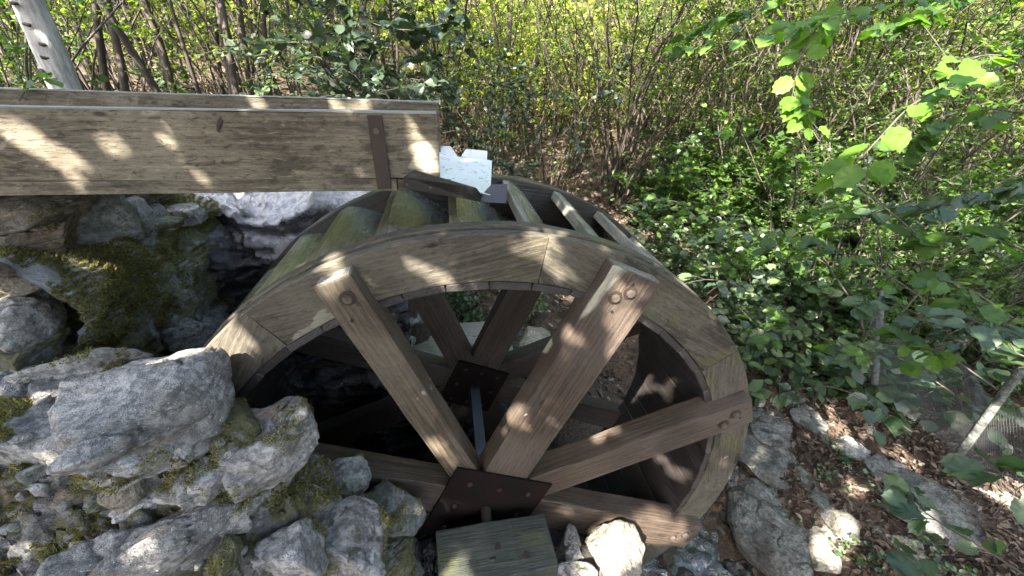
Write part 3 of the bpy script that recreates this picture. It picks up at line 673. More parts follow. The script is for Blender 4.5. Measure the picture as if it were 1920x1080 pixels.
# near flange, dark outside: a strip standing on the near edge
A_, B_, C_, D_ = onY(757, 331, yN), onY(776, 318, yN), onY(893, 352, yN-.01), onY(900, 378, yN)
E_ = onY(755, 351, yN)
me = bpy.data.meshes.new('near_flange'); pts = [E_, A_, B_, C_, onY(904, 366, yN), D_]
me.from_pydata([tuple(p-np.array(ct.location)) for p in pts], [], [tuple(range(6))]); me.materials.append(BLACKM)
o = obj('near_flange', me, ct); m = o.modifiers.new('t', 'SOLIDIFY'); m.thickness = .003
ba = cyl_mesh('rivet', .004, .005, BOLT, 10, 'Y', bev=.001)
for (px, py) in ((787, 327), (838, 339), (880, 352), (763, 346), (807, 352)):
    p = onY(px, py, yN-.004); obj('rivet', ba, ct, p-np.array(ct.location))
t1 = [onY(921, 346, .18), onY(951, 345, .18), onY(949, 381, .17), onY(912, 379, .17)]
me = bpy.data.meshes.new('end_tab'); me.from_pydata([tuple(p-np.array(ct.location)) for p in t1+[onY(895, 374, .18)]], [], [(0, 1, 2, 3), (0, 3, 4)]); me.materials.append(TABM)
o = obj('end_tab', me, ct); m = o.modifiers.new('t', 'SOLIDIFY'); m.thickness = .003
p = onY(937, 350, .17); obj('rivet', ba, ct, p-np.array(ct.location))
def tab(pts):
    me = bpy.data.meshes.new('far_tab'); me.from_pydata([tuple(p-np.array(ct.location)) for p in pts], [], [(0, 1, 2, 3)]); me.materials.append(GALV)
    o = obj('far_tab', me, ct); m = o.modifiers.new('t', 'SOLIDIFY'); m.thickness = .003
tab([onY(816, 293, .6), onY(858, 294, .6), onY(845, 274, .62), onY(816, 273, .62)])
tab([onY(864, 294, .6), onY(913, 301, .6), onY(914, 283, .62), onY(874, 279, .62)])
p = onZ(836, 328, 2.895); tag(obj('snail_shell', stone_mesh('snail_shell', (.014, .011, .009), 12, ST_TAN, 3, .3, .02), None, p+np.array([0, 0, .002])), 'tiny brown snail shell lying on the pale metal chute', 'snail shell')

# ------------------------------------------------------------------ loose stones by the stream and on the bank
def gstone(px, py, w, h, c, m, sd, label, sink=.3, **kw):
    P = onG(px, py); P[2] = float(H(P[0], P[1]))+c*(1-2*sink)
    o = place_stone(px, py, w, h, P[2], c, m, sd, name='rock', org=P, lvl=kw.pop('lvl', 5), **kw)
    return tag(o, label, 'rock', 'loose rocks on the bank')
gstone(1438, 1010, 165, 190, .10, ST_BED, 101, 'large dark wet boulder at the water edge right of the wheel', ang=.5, lvl=6)
gstone(1462, 955, 52, 62, .05, ST_GREEN, 102, 'smooth rounded grey green stone on top behind the dark boulder', ang=.3, rough=.02)
gstone(1372, 972, 44, 36, .03, ST_WET, 103, 'small wet dark stone between wheel rim and dark boulder', ang=.4)
gstone(1450, 850, 150, 110, .035, ST_BED, 104, 'broad flat grey slab on the bank just right of the wheel', sink=.1)
gstone(1430, 795, 90, 80, .04, ST_BED, 105, 'grey slab half under leaves behind the broad flat slab', sink=.1)
gstone(1520, 795, 80, 56, .05, ST_BED, 106, 'angular grey stone in leaf litter above the flat slab')
gstone(1548, 1030, 62, 100, .05, ST_TAN, 107, 'pale tan pointed stone standing right of the dark boulder')
gstone(1578, 985, 70, 60, .05, ST_TAN, 108, 'sunlit tan stone at the lower end of the long ridge stone')
gstone(1520, 925, 60, 130, .05, ST_BED, 109, 'long thin grey ridge stone running down the bank', yawo=.5)
gstone(1590, 848, 60, 44, .05, ST_GREY, 110, 'grey rounded stone in the litter beside a small fern')
gstone(1640, 885, 70, 44, .05, ST_BED, 111, 'flat dark stone in the middle of the leaf litter', sink=.15)
gstone(1750, 960, 170, 90, .05, ST_BED, 112, 'big smooth bluish slab half hidden by leaves at lower right', ang=.4, rough=.02)
gstone(1480, 745, 50, 40, .05, ST_BED, 113, 'small mossy stone below the hanging green leaves')
gstone(1600, 900, 46, 40, .04, ST_TAN, 114, 'small pale stone in the middle of the litter slope')
gstone(1380, 900, 60, 44, .04, ST_BED, 115, 'dark stone touching the lower right rim of the wheel')
gstone(1690, 1030, 60, 40, .04, ST_TAN, 116, 'small tan stone in front of the bluish slab')
gstone(1410, 925, 60, 50, .05, ST_WET, 117, 'wet dark stone above the rounded grey green stone')
for q in range(90):
    px, py = rng.uniform(1330, 1900), rng.uniform(740, 1078)
    if px < 1330+(py-740)*.1: continue
    P = onG(px, py); 
    o = place_stone(px, py, rng.uniform(10, 38), rng.uniform(8, 26), P[2], rng.uniform(.012, .03), [ST_BED, ST_GREY, ST_TAN, ST_GREEN][q % 4], 300+q, name='pebble', org=P, lvl=2, yawo=rng.uniform(0, 3))
    tag(o, 'small loose stone lying in the brown leaf litter on the right bank', 'stone', 'small stones in the leaf litter')
for q in range(55):
    x_, y_ = rng.uniform(1.0, 2.1), rng.uniform(-.6, 1.3); r_ = rng.uniform(.03, .10)
    o = obj('creek_cobble', stone_mesh('creek_cobble', (r_*2, r_*1.6, r_), 500+q, ST_WET if q % 2 else ST_BED, 3, .4, .04), None, (x_, y_, max(.085, float(H(x_, y_)))+.0), Euler((0, 0, q)))
    tag(o, 'rounded wet cobble in the shallow creek beside the wheel', 'stone', 'cobbles in the creek')

# ------------------------------------------------------------------ vegetation builders
def shrub_meshes(seed, nst, hgt, spread, r0, leafn, leafs, kind, barkm, leafm, bare=.25, twigs=9, name='shrub', curve=.25):
    r = np.random.default_rng(seed); T = Tubes(); LP = []; LD = []
    for s in range(nst):
        az = r.uniform(0, 2*math.pi); tilt = abs(r.normal(0, spread)); h = hgt*r.uniform(.6, 1.1); n = 10
        base = np.array([r.normal(0, .12), r.normal(0, .12), -.1]); d = np.array([math.sin(tilt)*math.cos(az), math.sin(tilt)*math.sin(az), math.cos(tilt)])
        t = np.linspace(0, 1, n)[:, None]; bend = np.array([math.cos(az), math.sin(az), -.3])*curve*h*t**2
        wob = np.cumsum(r.normal(0, .022*h, (n, 3)), 0)*t*[1, 1, .3]
        P = base+d*h*t+bend+wob; rr = r0*r.uniform(.5, 1.25)*(1-.8*t[:, 0]); T.add(P, rr, 5, r.random())
        for w in range(twigs):
            u = r.uniform(bare, 1)*(n-1); i0 = int(min(u, n-2)); p = P[i0]+(P[i0+1]-P[i0])*(u-i0)
            td = unit(r.normal(size=3)*[1, 1, .6]+d*.7); L = h*r.uniform(.10, .28)*(1.15-u/n*.5); m = 5
            tt = np.linspace(0, 1, m)[:, None]; Q = p+td*L*tt+np.array([0, 0, -.18])*L*tt**2+np.cumsum(r.normal(0, .03*L, (m, 3)), 0)
            T.add(Q, np.linspace(r0*.28, r0*.07, m), 4, r.random())
            k_ = int(leafn*r.uniform(.5, 1.5)); ui = r.uniform(.15, 1.0, k_)*(m-1); ii = np.minimum(ui.astype(int), m-2)
            LP.append(Q[ii]+(Q[ii+1]-Q[ii])*(ui-ii)[:, None]); LD.append(unit(td*.5+r.normal(size=(k_, 3))*[1, 1, .4]))
    st = T.mesh(name+'_stems', barkm)
    if LP:
        LP = np.concatenate(LP); LD = np.concatenate(LD); nrm = unit(r.normal(size=LP.shape)*.55+[0, 0, 1]); sz = leafs*r.uniform(.6, 1.25, len(LP))
        lf = leafmesh(name+'_leaves', [leafset(LP+LD*.01, LD, nrm, sz, kind)], leafm)
    else: lf = None
    return st, lf
def plant(name, meshes, x, y, rz, sc, label, cat, group, tilt=(0, 0), z=None, cn=('stems', 'leaves')):
    t = thing(name, (x, y, float(H(x, y)) if z is None else z), label, cat, group); t.rotation_euler = (tilt[0], tilt[1], rz); t.scale = (sc,)*3
    obj(cn[0], meshes[0], t)
    if meshes[1]: obj(cn[1], meshes[1], t)
    return t

HZ = [shrub_meshes(20+i, 10, 4.6, .26, .022, 15, .066, 'm', [BARK, BARK2][i % 2], [LF_BACK, LF_HAZEL][i % 2], .22, 12, 'hazel') for i in range(5)]
HB = [shrub_meshes(40+i, 11, 5.0, .27, .021, 9, .066, 'm', [BARK, BARK2][i % 2], LF_BACK, .22, 9, 'thicket') for i in range(4)]
TR = [shrub_meshes(60+i, 2, 7.0, .08, .042, 12, .07, 'm', BARK, LF_HAZEL, .35, 22, 'slender', .1) for i in range(4)]
UN = [shrub_meshes(80+i, 7, .75, .6, .005, 4, .10, 'm', BARK, LF_UNDER, .15, 6, 'undergrowth', .3) for i in range(5)]
BS = [shrub_meshes(110+i, 9, 1.5, .55, .009, 13, .078, 'm', BARK, [LF_HAZEL, LF_UNDER][i % 2], .12, 13, 'bushy', .3) for i in range(4)]
DK = [shrub_meshes(95+i, 6, 3.0, .30, .014, 16, .075, 'm', BARK, LF_DARK, .1, 22, 'darkshrub', .3) for i in range(2)]

# thicket of bare stems right of centre; bases found on the slope
gr_ = np.random.default_rng(5)
def scatter(n, x0, x1, y0, y1, mind, ok=lambda x, y: True):
    out = []
    for _ in range(n*60):
        x, y = gr_.uniform(x0, x1), gr_.uniform(y0, y1)
        if ok(x, y) and all((x-a)**2+(y-b)**2 > mind**2 for a, b in out): out.append((x, y))
        if len(out) == n: break
    return out
for i, (x, y) in enumerate(scatter(23, 1.4, 8.5, 4.4, 8.6, .75, lambda x, y: y > 5.6-.42*(x-1.5))):
    plant('hazel_thicket', HB[i % 4], x, y, gr_.uniform(0, 6.3), gr_.uniform(.8, 1.2), 'dense clump of thin bare brown stems with small leaves on the slope behind the wheel', 'shrub', 'thin stemmed shrubs of the thicket', (gr_.normal(0, .07), gr_.normal(0, .07)))
for i, (x, y) in enumerate(scatter(16, 4.6, 10, 1.6, 5.5, .9, lambda x, y: y > 6.2-.9*(x-2.2)*.9)):
    plant('hazel_thicket', (HB[(i+1) % 4] if i % 3 == 0 else HZ[i % 5]), x, y, gr_.uniform(0, 6.3), gr_.uniform(.7, 1.0), 'leaning clump of thin dark stems and leaves at the right of the thicket', 'shrub', 'leaning stem clumps on the right', (gr_.normal(0, .1), .15+gr_.normal(0, .07)))
for i, (x, y) in enumerate(scatter(18, -7.5, 8.5, 7.0, 10.5, 1.2)):
    plant('hazel_shrub', HZ[i % 5], x, y, gr_.uniform(0, 6.3), gr_.uniform(.9, 1.4), 'tall leafy hazel shrub in the sunlit wood beyond the thicket', 'shrub', 'leafy shrubs farther back in the wood')
for i, (px, D) in enumerate([(215, 6.0), (300, 6.8), (345, 5.6), (395, 6.3), (420, 7.4), (500, 6.6), (545, 7.6), (150, 7.2), (610, 8.2), (255, 8.4), (470, 8.8), (365, 9.0), (690, 8.0), (760, 7.2)]):
    p = at(px, 170, D); x, y = p[0], p[1]
    plant('slender_tree', TR[i % 4], x, y, gr_.uniform(0, 6.3), gr_.uniform(.8, 1.15), 'slender dark stemmed tree standing behind the wooden flume', 'tree', 'slender trees behind the flume', (gr_.normal(0, .05), gr_.normal(0, .06)))
for i, (px, D) in enumerate([(20, 5.6), (110, 6.4), (190, 7.6), (-40, 4.6), (60, 8.5), (300, 8.0), (380, 7.4), (450, 6.6), (530, 7.6), (240, 6.9), (600, 8.6)]):
    p = at(px, 150, D); plant('leafy_shrub', HZ[i % 5], p[0], p[1], i*1.1, .55+.1*(i % 3), ['leafy shrub directly behind the pale trunk', 'leafy shrub just right of the pale trunk', 'shrub between the first dark stems', 'leafy shrub at the far left edge', 'taller shrub deep in the wood at the left', 'yellow green shrub behind the dark stems', 'leafy shrub between the stems behind the middle of the flume', 'near leafy shrub behind the middle of the flume', 'leafy shrub beside the dark leaves above the flume', 'leafy shrub among the first dark stems, nearer the flume', 'farthest leafy shrub above the right part of the flume'][i], 'shrub', None)
for i, (x, y) in enumerate(scatter(10, -6.5, .2, 3.6, 6.0, .8)):
    plant('leafy_shrub', UN[i % 5], x, y, gr_.uniform(0, 6.3), gr_.uniform(.8, 1.4), 'low leafy bush in the dim wood behind the flume', 'bush', 'low bushes behind the flume')
for i, (x, y, s) in enumerate([(-.55, 2.9, .9), (-.05, 3.4, .95), (-1.2, 3.5, .8), (.35, 4.4, .9)]):
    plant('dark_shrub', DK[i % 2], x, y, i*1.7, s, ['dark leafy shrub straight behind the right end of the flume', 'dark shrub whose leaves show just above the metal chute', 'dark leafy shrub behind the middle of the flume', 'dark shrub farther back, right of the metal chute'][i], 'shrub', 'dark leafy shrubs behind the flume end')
for i, (px, py, D) in enumerate([(1500, 380, 6.2), (1620, 420, 5.6), (1700, 330, 6.6), (1800, 420, 5.0), (1890, 380, 5.6), (1560, 250, 8.5), (1850, 250, 7.4), (1420, 330, 7.2), (1960, 480, 5.6)]):
    p = at(px, py, D); plant('leafy_shrub', HZ[[1, 3][i % 2]], p[0], p[1], i*1.9, gr_.uniform(.5, .8), 'green leafy hazel shrub among the leaning stems on the right', 'shrub', 'green shrubs on the right')
bp = []
for _ in range(3000):
    px, py = gr_.uniform(1200, 1960), gr_.uniform(320, 700)
    if py < 330+max(0, px-1300)*.05 or py > np.interp(px, [1200, 1330, 1450, 1600, 1900], [400, 500, 610, 640, 640]): continue
    p = onG(px, py)
    if all((p[0]-a)**2+(p[1]-b)**2 > .42**2 for a, b in bp): bp.append((p[0], p[1]))
    if len(bp) >= 46: break
for i, (x, y) in enumerate(bp):
    plant('leafy_bush', BS[i % 4], x, y, gr_.uniform(0, 6.3), gr_.uniform(.55, 1.25), 'waist high leafy green bush at the foot of the bare stems on the right', 'bush', 'leafy bushes at the foot of the thicket')
# undergrowth right of the wheel
pts = []
for _ in range(1500):
    px, py = gr_.uniform(1180, 1900), gr_.uniform(350, 770)
    lo = 330+max(0, px-1250)*.28; hi = np.interp(px, [1180, 1330, 1420, 1560, 1680, 1800, 1900], [430, 600, 700, 775, 740, 790, 800])
    if not lo < py < hi: continue
    p = onG(px, py)
    if all((p[0]-a)**2+(p[1]-b)**2 > .19**2 for a, b in pts): pts.append((p[0], p[1]))
    if len(pts) >= 125: break
for i, (x, y) in enumerate(pts):
    plant('undergrowth_plant', UN[i % 5], x, y, gr_.uniform(0, 6.3), gr_.choice([.5, .7, .9, 1.1, 1.35]), 'low leafy plant in the green undergrowth on the bank right of the wheel', 'plant', 'undergrowth plants right of the wheel', (gr_.normal(0, .15), gr_.normal(0, .15)))
for i, (px, py) in enumerate([(860, 575), (900, 580), (985, 600), (1000, 590), (830, 560), (480, 368), (520, 372), (560, 366), (590, 370), (640, 364), (880, 600)]):
    p = onG(px, py); plant('undergrowth_plant', UN[i % 5], p[0], p[1], i*1.3, .5 if py > 500 else .45, 'small leafy plant on the earth just behind the wheel', 'plant', 'small plants behind the wheel')
for i, (px, py, sc) in enumerate([(1575, 870, .35), (1545, 900, .3), (1390, 860, .25), (1600, 1040, .25), (1760, 1055, .4), (1640, 1070, .3), (1500, 1000, .2), (1690, 800, .35)]):
    p = onG(px, py); plant('seedling', UN[(i+2) % 5], p[0], p[1], i*2.1, sc, 'small green seedling growing between stones in the leaf litter', 'plant', 'seedlings in the leaf litter')

# ------------------------------------------------------------------ leaf litter and sticks
def litter(name, n, x0, x1, y0, y1, sz, cond=None):
    x = rng.uniform(x0, x1, n); y = rng.uniform(y0, y1, n)
    if cond is not None: m_ = cond(x, y); x, y = x[m_], y[m_]
    z = Hn(x, y); e = .05; gx_ = (H(x+e, y)-H(x-e, y))/(2*e); gy_ = (H(x, y+e)-H(x, y-e))/(2*e)
    N_ = unit(np.stack([-gx_, -gy_, np.ones_like(x)], 1)+rng.normal(0, .33, (len(x), 3))); D = unit(np.cross(N_, rdir(len(x))))
    me = leafmesh(name, [leafset(np.stack([x, y, z+rng.uniform(.002, .03, len(x))], 1), D, N_, sz*1.2*rng.uniform(.4, 1.5, len(x)), 'l')], LF_LITTER)
    return stuff(obj(name, me), 'brown fallen leaves covering the forest floor', 'leaf litter')
litter('leaf_litter', 60000, 1.9, 6.5, -1.2, 6, .040, lambda x, y: (rng.random(len(x)) < .25+.9*sstep(-.15, .3, fbm(np.stack([x*1.3, y*1.3, 0*x], 1), 3))) & (x > 1.95+.0*y))
litter('leaf_litter', 16000, -7, 9, 3, 13, .075, lambda x, y: (y > 1.4) & ~((x > 1.9) & (x < 6.5) & (y < 6)))
litter('leaf_litter', 3500, -1.6, 2.0, 1.5, 4.2, .055)
T = Tubes()
for q in range(160):
    x, y = rng.uniform(1.8, 6), rng.uniform(-.8, 5); a = rng.uniform(0, 6.3); L = rng.uniform(.1, .55); t = np.linspace(-.5, .5, 5)
    X_ = x+math.cos(a)*L*t; Y_ = y+math.sin(a)*L*t; P = np.stack([X_, Y_, Hn(X_, Y_)+.02+rng.uniform(0, .03)], 1)+rng.normal(0, .006, (5, 3)); T.add(P, np.linspace(.005, .0025, 5)*rng.uniform(.6, 1.6), 4, rng.random())
stuff(obj('fallen_twigs', T.mesh('fallen_twigs', BARK2)), 'thin fallen twigs scattered over the leaf litter', 'twigs')

# far sunlit woodland that reads as one mass
def mass(name, n, fn, sz, mat, label):
    P = fn(n); D = rdir(len(P)); N_ = rdir(len(P), .8)
    return stuff(obj(name, leafmesh(name, [leafset(P, D, N_, sz*rng.uniform(.6, 1.4, len(P)), 'm')], mat)), label, 'woodland')
def farpts(n):
    nc = 620; cx_ = rng.uniform(-17, 20, nc); cy_ = rng.uniform(9.2, 15, nc); cz_ = H(cx_, cy_)+rng.uniform(.2, 7.5, nc)**1.0
    i = rng.integers(0, nc, n); P = np.stack([cx_[i], cy_[i], cz_[i]], 1)+rng.normal(0, 1, (n, 3))*[.55, .55, .35]
    return P
mass('far_woodland_foliage', 85000, farpts, .15, LF_FAR, 'sunlit yellow green foliage of the wood far behind everything')
def rightpts(n):
    nc = 330; cx_ = rng.uniform(7, 16, nc); cy_ = rng.uniform(-2.5, 11, nc); cz_ = H(cx_, cy_)+rng.uniform(.1, 6.0, nc)
    i = rng.integers(0, nc, n); return np.stack([cx_[i], cy_[i], cz_[i]], 1)+rng.normal(0, 1, (n, 3))*[.4, .4, .28]
mass('right_woodland_foliage', 42000, rightpts, .10, LF_HAZEL, 'green foliage of the wood far off on the right')
def backpts(n):
    nc = 260; cx_ = rng.uniform(-11, 11, nc); cy_ = rng.uniform(-9.5, -4.6, nc)-.15*np.abs(cx_); cz_ = H(cx_, cy_)+rng.uniform(.1, 5.2, nc)
    i = rng.integers(0, nc, n); return np.stack([cx_[i], cy_[i], cz_[i]], 1)+rng.normal(0, 1, (n, 3))*[.5, .4, .4]
mass('added_woodland_behind_camera', 21000, backpts, .16, LF_DARK, 'unseen woodland foliage behind the viewer, added to dim the light from there')  # added out of view to cut open-sky light on surfaces facing the camera
T = Tubes()
for q in range(260):
    x, y = rng.uniform(-13, 15), rng.uniform(9.5, 16); h = rng.uniform(4, 9); t = np.linspace(0, 1, 7)[:, None]; l = rng.normal(0, .12, 3)
    P = np.array([x, y, float(H(x, y))-.1])+np.array([l[0], l[1], 1])*h*t+np.cumsum(rng.normal(0, .07, (7, 3)), 0); T.add(P, np.linspace(.045, .015, 7)*rng.uniform(.4, 1.3), 5, rng.random())
stuff(obj('far_stems', T.mesh('far_stems', BARK)), 'countless thin stems of the far wood', 'woodland stems')

# ------------------------------------------------------------------ tall trees whose crowns are shaped to shade the place
spots = []                                          # (point that stands in the sun, radius)
def spot(P, r): spots.append((np.array(P), r))
for t in np.linspace(0, 1, 7): spot(onY(0+140*t, 236+78*t, .2), .016+.006*t)
for (px, py, r) in ((480, 196, .02), (662, 200, .01)): spot(onY(px, py, .605), r)
for (px, py, r) in ((782, 262, .012), (788, 290, .018), (800, 312, .016)): spot(onY(px, py, .2), r)
for (px, py, r) in ((985, 450, .028), (1015, 455, .04), (1035, 480, .03), (775, 500, .012), (800, 512, .012), (825, 525, .014), (430, 640, .05), (410, 668, .03), (600, 478, .02)): spot(onY(px, py, 0), r)
for (px, py, r) in ((1165, 560, .022), (1140, 590, .012), (1175, 640, .025), (1150, 670, .012), (975, 760, .014), (945, 800, .012), (960, 790, .012), (810, 835, .016), (828, 850, .012), (1225, 992, .075), (1265, 998, .06)): spot(onY(px, py, -.045), r)
for (px, py, r) in ((1130, 1020, .06), (1165, 1010, .05), (1140, 1060, .05), (1100, 1065, .04)): spot(onZ(px, py, 1.38), r)
spot(onZ(860, 1078, 1.535), .045)
for (px, py, r) in ((1258, 722, .03), (1240, 860, .025), (1265, 880, .03), (1150, 815, .03)): spot(onY(px, py, .35), r)
for (px, py, r) in ((1540, 770, .09), (1560, 800, .10), (1600, 815, .08), (1565, 985, .09), (1590, 915, .05), (1545, 1025, .07), (1700, 860, .07), (1880, 925, .10), (1900, 900, .08), (1640, 700, .08), (1400, 640, .1), (1450, 485, .12), (1400, 480, .12), (1330, 500, .1), (1270, 530, .08), (1730, 980, .04)): 
    spot(onG(px, py), r)
spot(onZ(35, 548, 2.5), .05)
for (px, py) in ((1660, 190), (1590, 230), (1620, 260), (1680, 270), (1640, 300), (1570, 330), (1610, 360), (1360, 245), (1420, 260), (1480, 300), (1300, 60), (1450, 60), (1400, 110), (1480, 140), (1350, 100)): spot(at(px, py, 1.9), .07)
SP = np.array([s[0] for s in spots]); SR = np.array([s[1] for s in spots])
CAN = []
def shade_leaves(n, seed, size=.15):
    r = np.random.default_rng(seed); P = np.stack([r.uniform(-8, 8, n), r.uniform(-5.2, 7.4, n), r.uniform(4.5, 6.3, n)], 1)
    G = P-SUN*((P[:, 2]-1.8)/SUN[2])[:, None]        # where its shadow falls
    gx_, gy_ = G[:, 0], G[:, 1]
    core_ = sstep(-3.6, -3.0, gx_)*np.maximum(sstep(3.0, 2.2, gx_), .88*sstep(6.0, 5.0, gx_)*sstep(1.9, 1.2, gy_))*sstep(-1.8, -1.2, gy_)*sstep(2.6, 1.6, gy_)
    med = sstep(-5, -3, gx_)*sstep(10.5, 8, gx_)*sstep(-3, -1.5, gy_)*np.where(gx_ < .5, sstep(6.5, 4, gy_), sstep(9.5, 7.5, gy_))
    clump = fbm(np.stack([gx_*1.7, gy_*1.7, P[:, 2]*.2], 1), 3)
    keep = (r.random(n) < core_) | ((r.random(n) < med*np.where(clump > -.05, .42, .04)))
    P = P[keep]; ok = np.ones(len(P), bool)
    for i0 in range(0, len(P), 8000):
        V = P[i0:i0+8000, None]-SP[None]; tt = V@SUN; dist = np.linalg.norm(V-tt[..., None]*SUN, axis=2); ok[i0:i0+8000] = ((dist > SR[None]+size*.27) | (tt < 0)).all(1)  # crown leaves dropped where they would block a chosen sun spot
    return P[ok]
ALLC = shade_leaves(112000, 9)
def ctree(x, y, r0, h, cond, seed, label, trunkm):
    zb = float(H(x, y))-.1; t = thing('shade_tree', (x, y, zb), label, 'tree'); r = np.random.default_rng(seed)
    P = ALLC[cond(ALLC[:, 0], ALLC[:, 1])]
    T = Tubes(); tp = np.array([[0, 0, 0], [.02, 0, h*.3], [-.02, .04, h*.6], [0, 0, h]]); T.add(tp, [r0*1.15, r0, r0*.8, r0*.3], 14)
    for q in range(14):
        e = P[r.integers(0, len(P))]-np.array([x, y, zb]); s = np.array([0, 0, h*r.uniform(.72, .97)])
        m_ = np.linspace(0, 1, 6)[:, None]; T.add(s+(e-s)*m_+np.array([0, 0, .4])*np.sin(m_*3.14), np.linspace(r0*.3, .01, 6), 5)
    obj('trunk', T.mesh('trunk', trunkm), t)
    if trunkm is BARKP:
        for q, (hz, az_) in enumerate([(.95, -1.2), (1.02, -.9), (1.12, -1.35), (.88, -1.75), (1.3, -1.1), (1.22, -1.6)]):
            a_ = (math.cos(az_), math.sin(az_)); obj('branch_scar', stone_mesh('branch_scar', (.045, .02, .022), 40+q, DARKW, 2), t, (a_[0]*r0*1.03, a_[1]*r0*1.03, hz), Euler((0, .3, az_+1.57)))
    sz = .15*r.uniform(.8, 1.25, len(P)); D = unit(r.normal(size=P.shape)*[1, 1, .3]); N_ = unit(r.normal(size=P.shape)*.4+SUN)
    obj('crown', leafmesh('crown', [leafset(P-D*sz[:, None]*.5-np.array([x, y, zb]), D, N_, sz, 'q')], LF_DARK), t)
pT = onY(80, 80, 2.1)
ctree(pT[0], 2.1, .078, 5.6-float(H(pT[0], 2.1)), lambda x, y: (x < -2) & (y > -.5), 1, 'pale grey barked tree trunk rising behind the far left end of the flume', BARKP)
ctree(-5.5, -3.6, .16, 4.2, lambda x, y: (x < -1) & (y <= -.5), 2, 'tall unseen tree behind and left of the camera, crown shaped to shade the wheel', BARK)
ctree(2.6, -4.2, .16, 5.5, lambda x, y: (x >= -1) & (y <= 1.6), 3, 'tall unseen tree behind and right of the camera, crown shaped to shade the bank', BARK)
ctree(1.2, 8.2, .07, 4.4, lambda x, y: ~((x < -2) & (y > -.5)) & ~((x < -1) & (y <= -.5)) & ~((x >= -1) & (y <= 1.6)), 4, 'taller tree in the thicket whose high crown is shaped to shade the stems', BARK)

# ------------------------------------------------------------------ near branches
def branch(name, pts, n, size, mat, label, cat='branch', seed=0, kind='h', r0=.004, side=.10, droop=.1, ntw=5, tilt=.4, face=0.):
    r = np.random.default_rng(seed); K = np.array([at(*p) for p in pts]); t = thing(name, K[0], label, cat); T = Tubes(); K = K-K[0]
    tt = np.linspace(0, 1, len(K)); m = 14; u = np.linspace(0, 1, m); P = np.stack([np.interp(u, tt, K[:, i]) for i in range(3)], 1)
    for _ in range(2): P[1:-1] = (P[:-2]+2*P[1:-1]+P[2:])/4
    T.add(P, np.linspace(r0, r0*.35, m), 6, .5); L = np.linalg.norm(P[-1]-P[0]); LP = []; LD = []
    ax = unit(P[-1]-P[0]); sd = unit(np.cross(ax, [0, 0, 1])); paths = [P]
    for q in range(ntw):
        i0 = r.integers(1, m-2); s = P[i0]; d = unit(ax*.6+sd*(1 if q % 2 else -1)*r.uniform(.5, 1)+[0, 0, r.normal(0, .25)]); l = L*r.uniform(.2, .4)
        w = np.linspace(0, 1, 7)[:, None]; Q = s+d*l*w+np.array([0, 0, -droop])*l*w**2; T.add(Q, np.linspace(r0*.5, r0*.2, 7), 4, .5); paths.append(Q)
    for q in range(n):
        Q = paths[r.integers(0, len(paths))] if r.random() < .75 else P; v = r.uniform(.12, 1)*(len(Q)-1); i0 = min(int(v), len(Q)-2); p = Q[i0]+(Q[i0+1]-Q[i0])*(v-i0)
        a_ = unit(Q[i0+1]-Q[i0]); s_ = unit(np.cross(a_, [0, 0, 1]))*(1 if r.random() < .5 else -1); d = unit(a_*.55+s_*.8+[0, 0, r.normal(-.15, .2)]); pe = p+d*size*.18; T.add(np.array([p, pe]), .0012, 3); LP.append(pe); LD.append(d)
    LP, LD = np.array(LP), np.array(LD); tc = unit(CAM-(LP+np.array(t.location)))
    N_ = unit(r.normal(size=LP.shape)*tilt+[0, 0, 1]+face*tc)
    obj('twigs', T.mesh('twigs', BARK2), t)
    obj('leaves', leafmesh('leaves', [leafset(LP, LD, N_, size*r.uniform(.65, 1.2, len(LP)), kind)], mat), t)
    return t
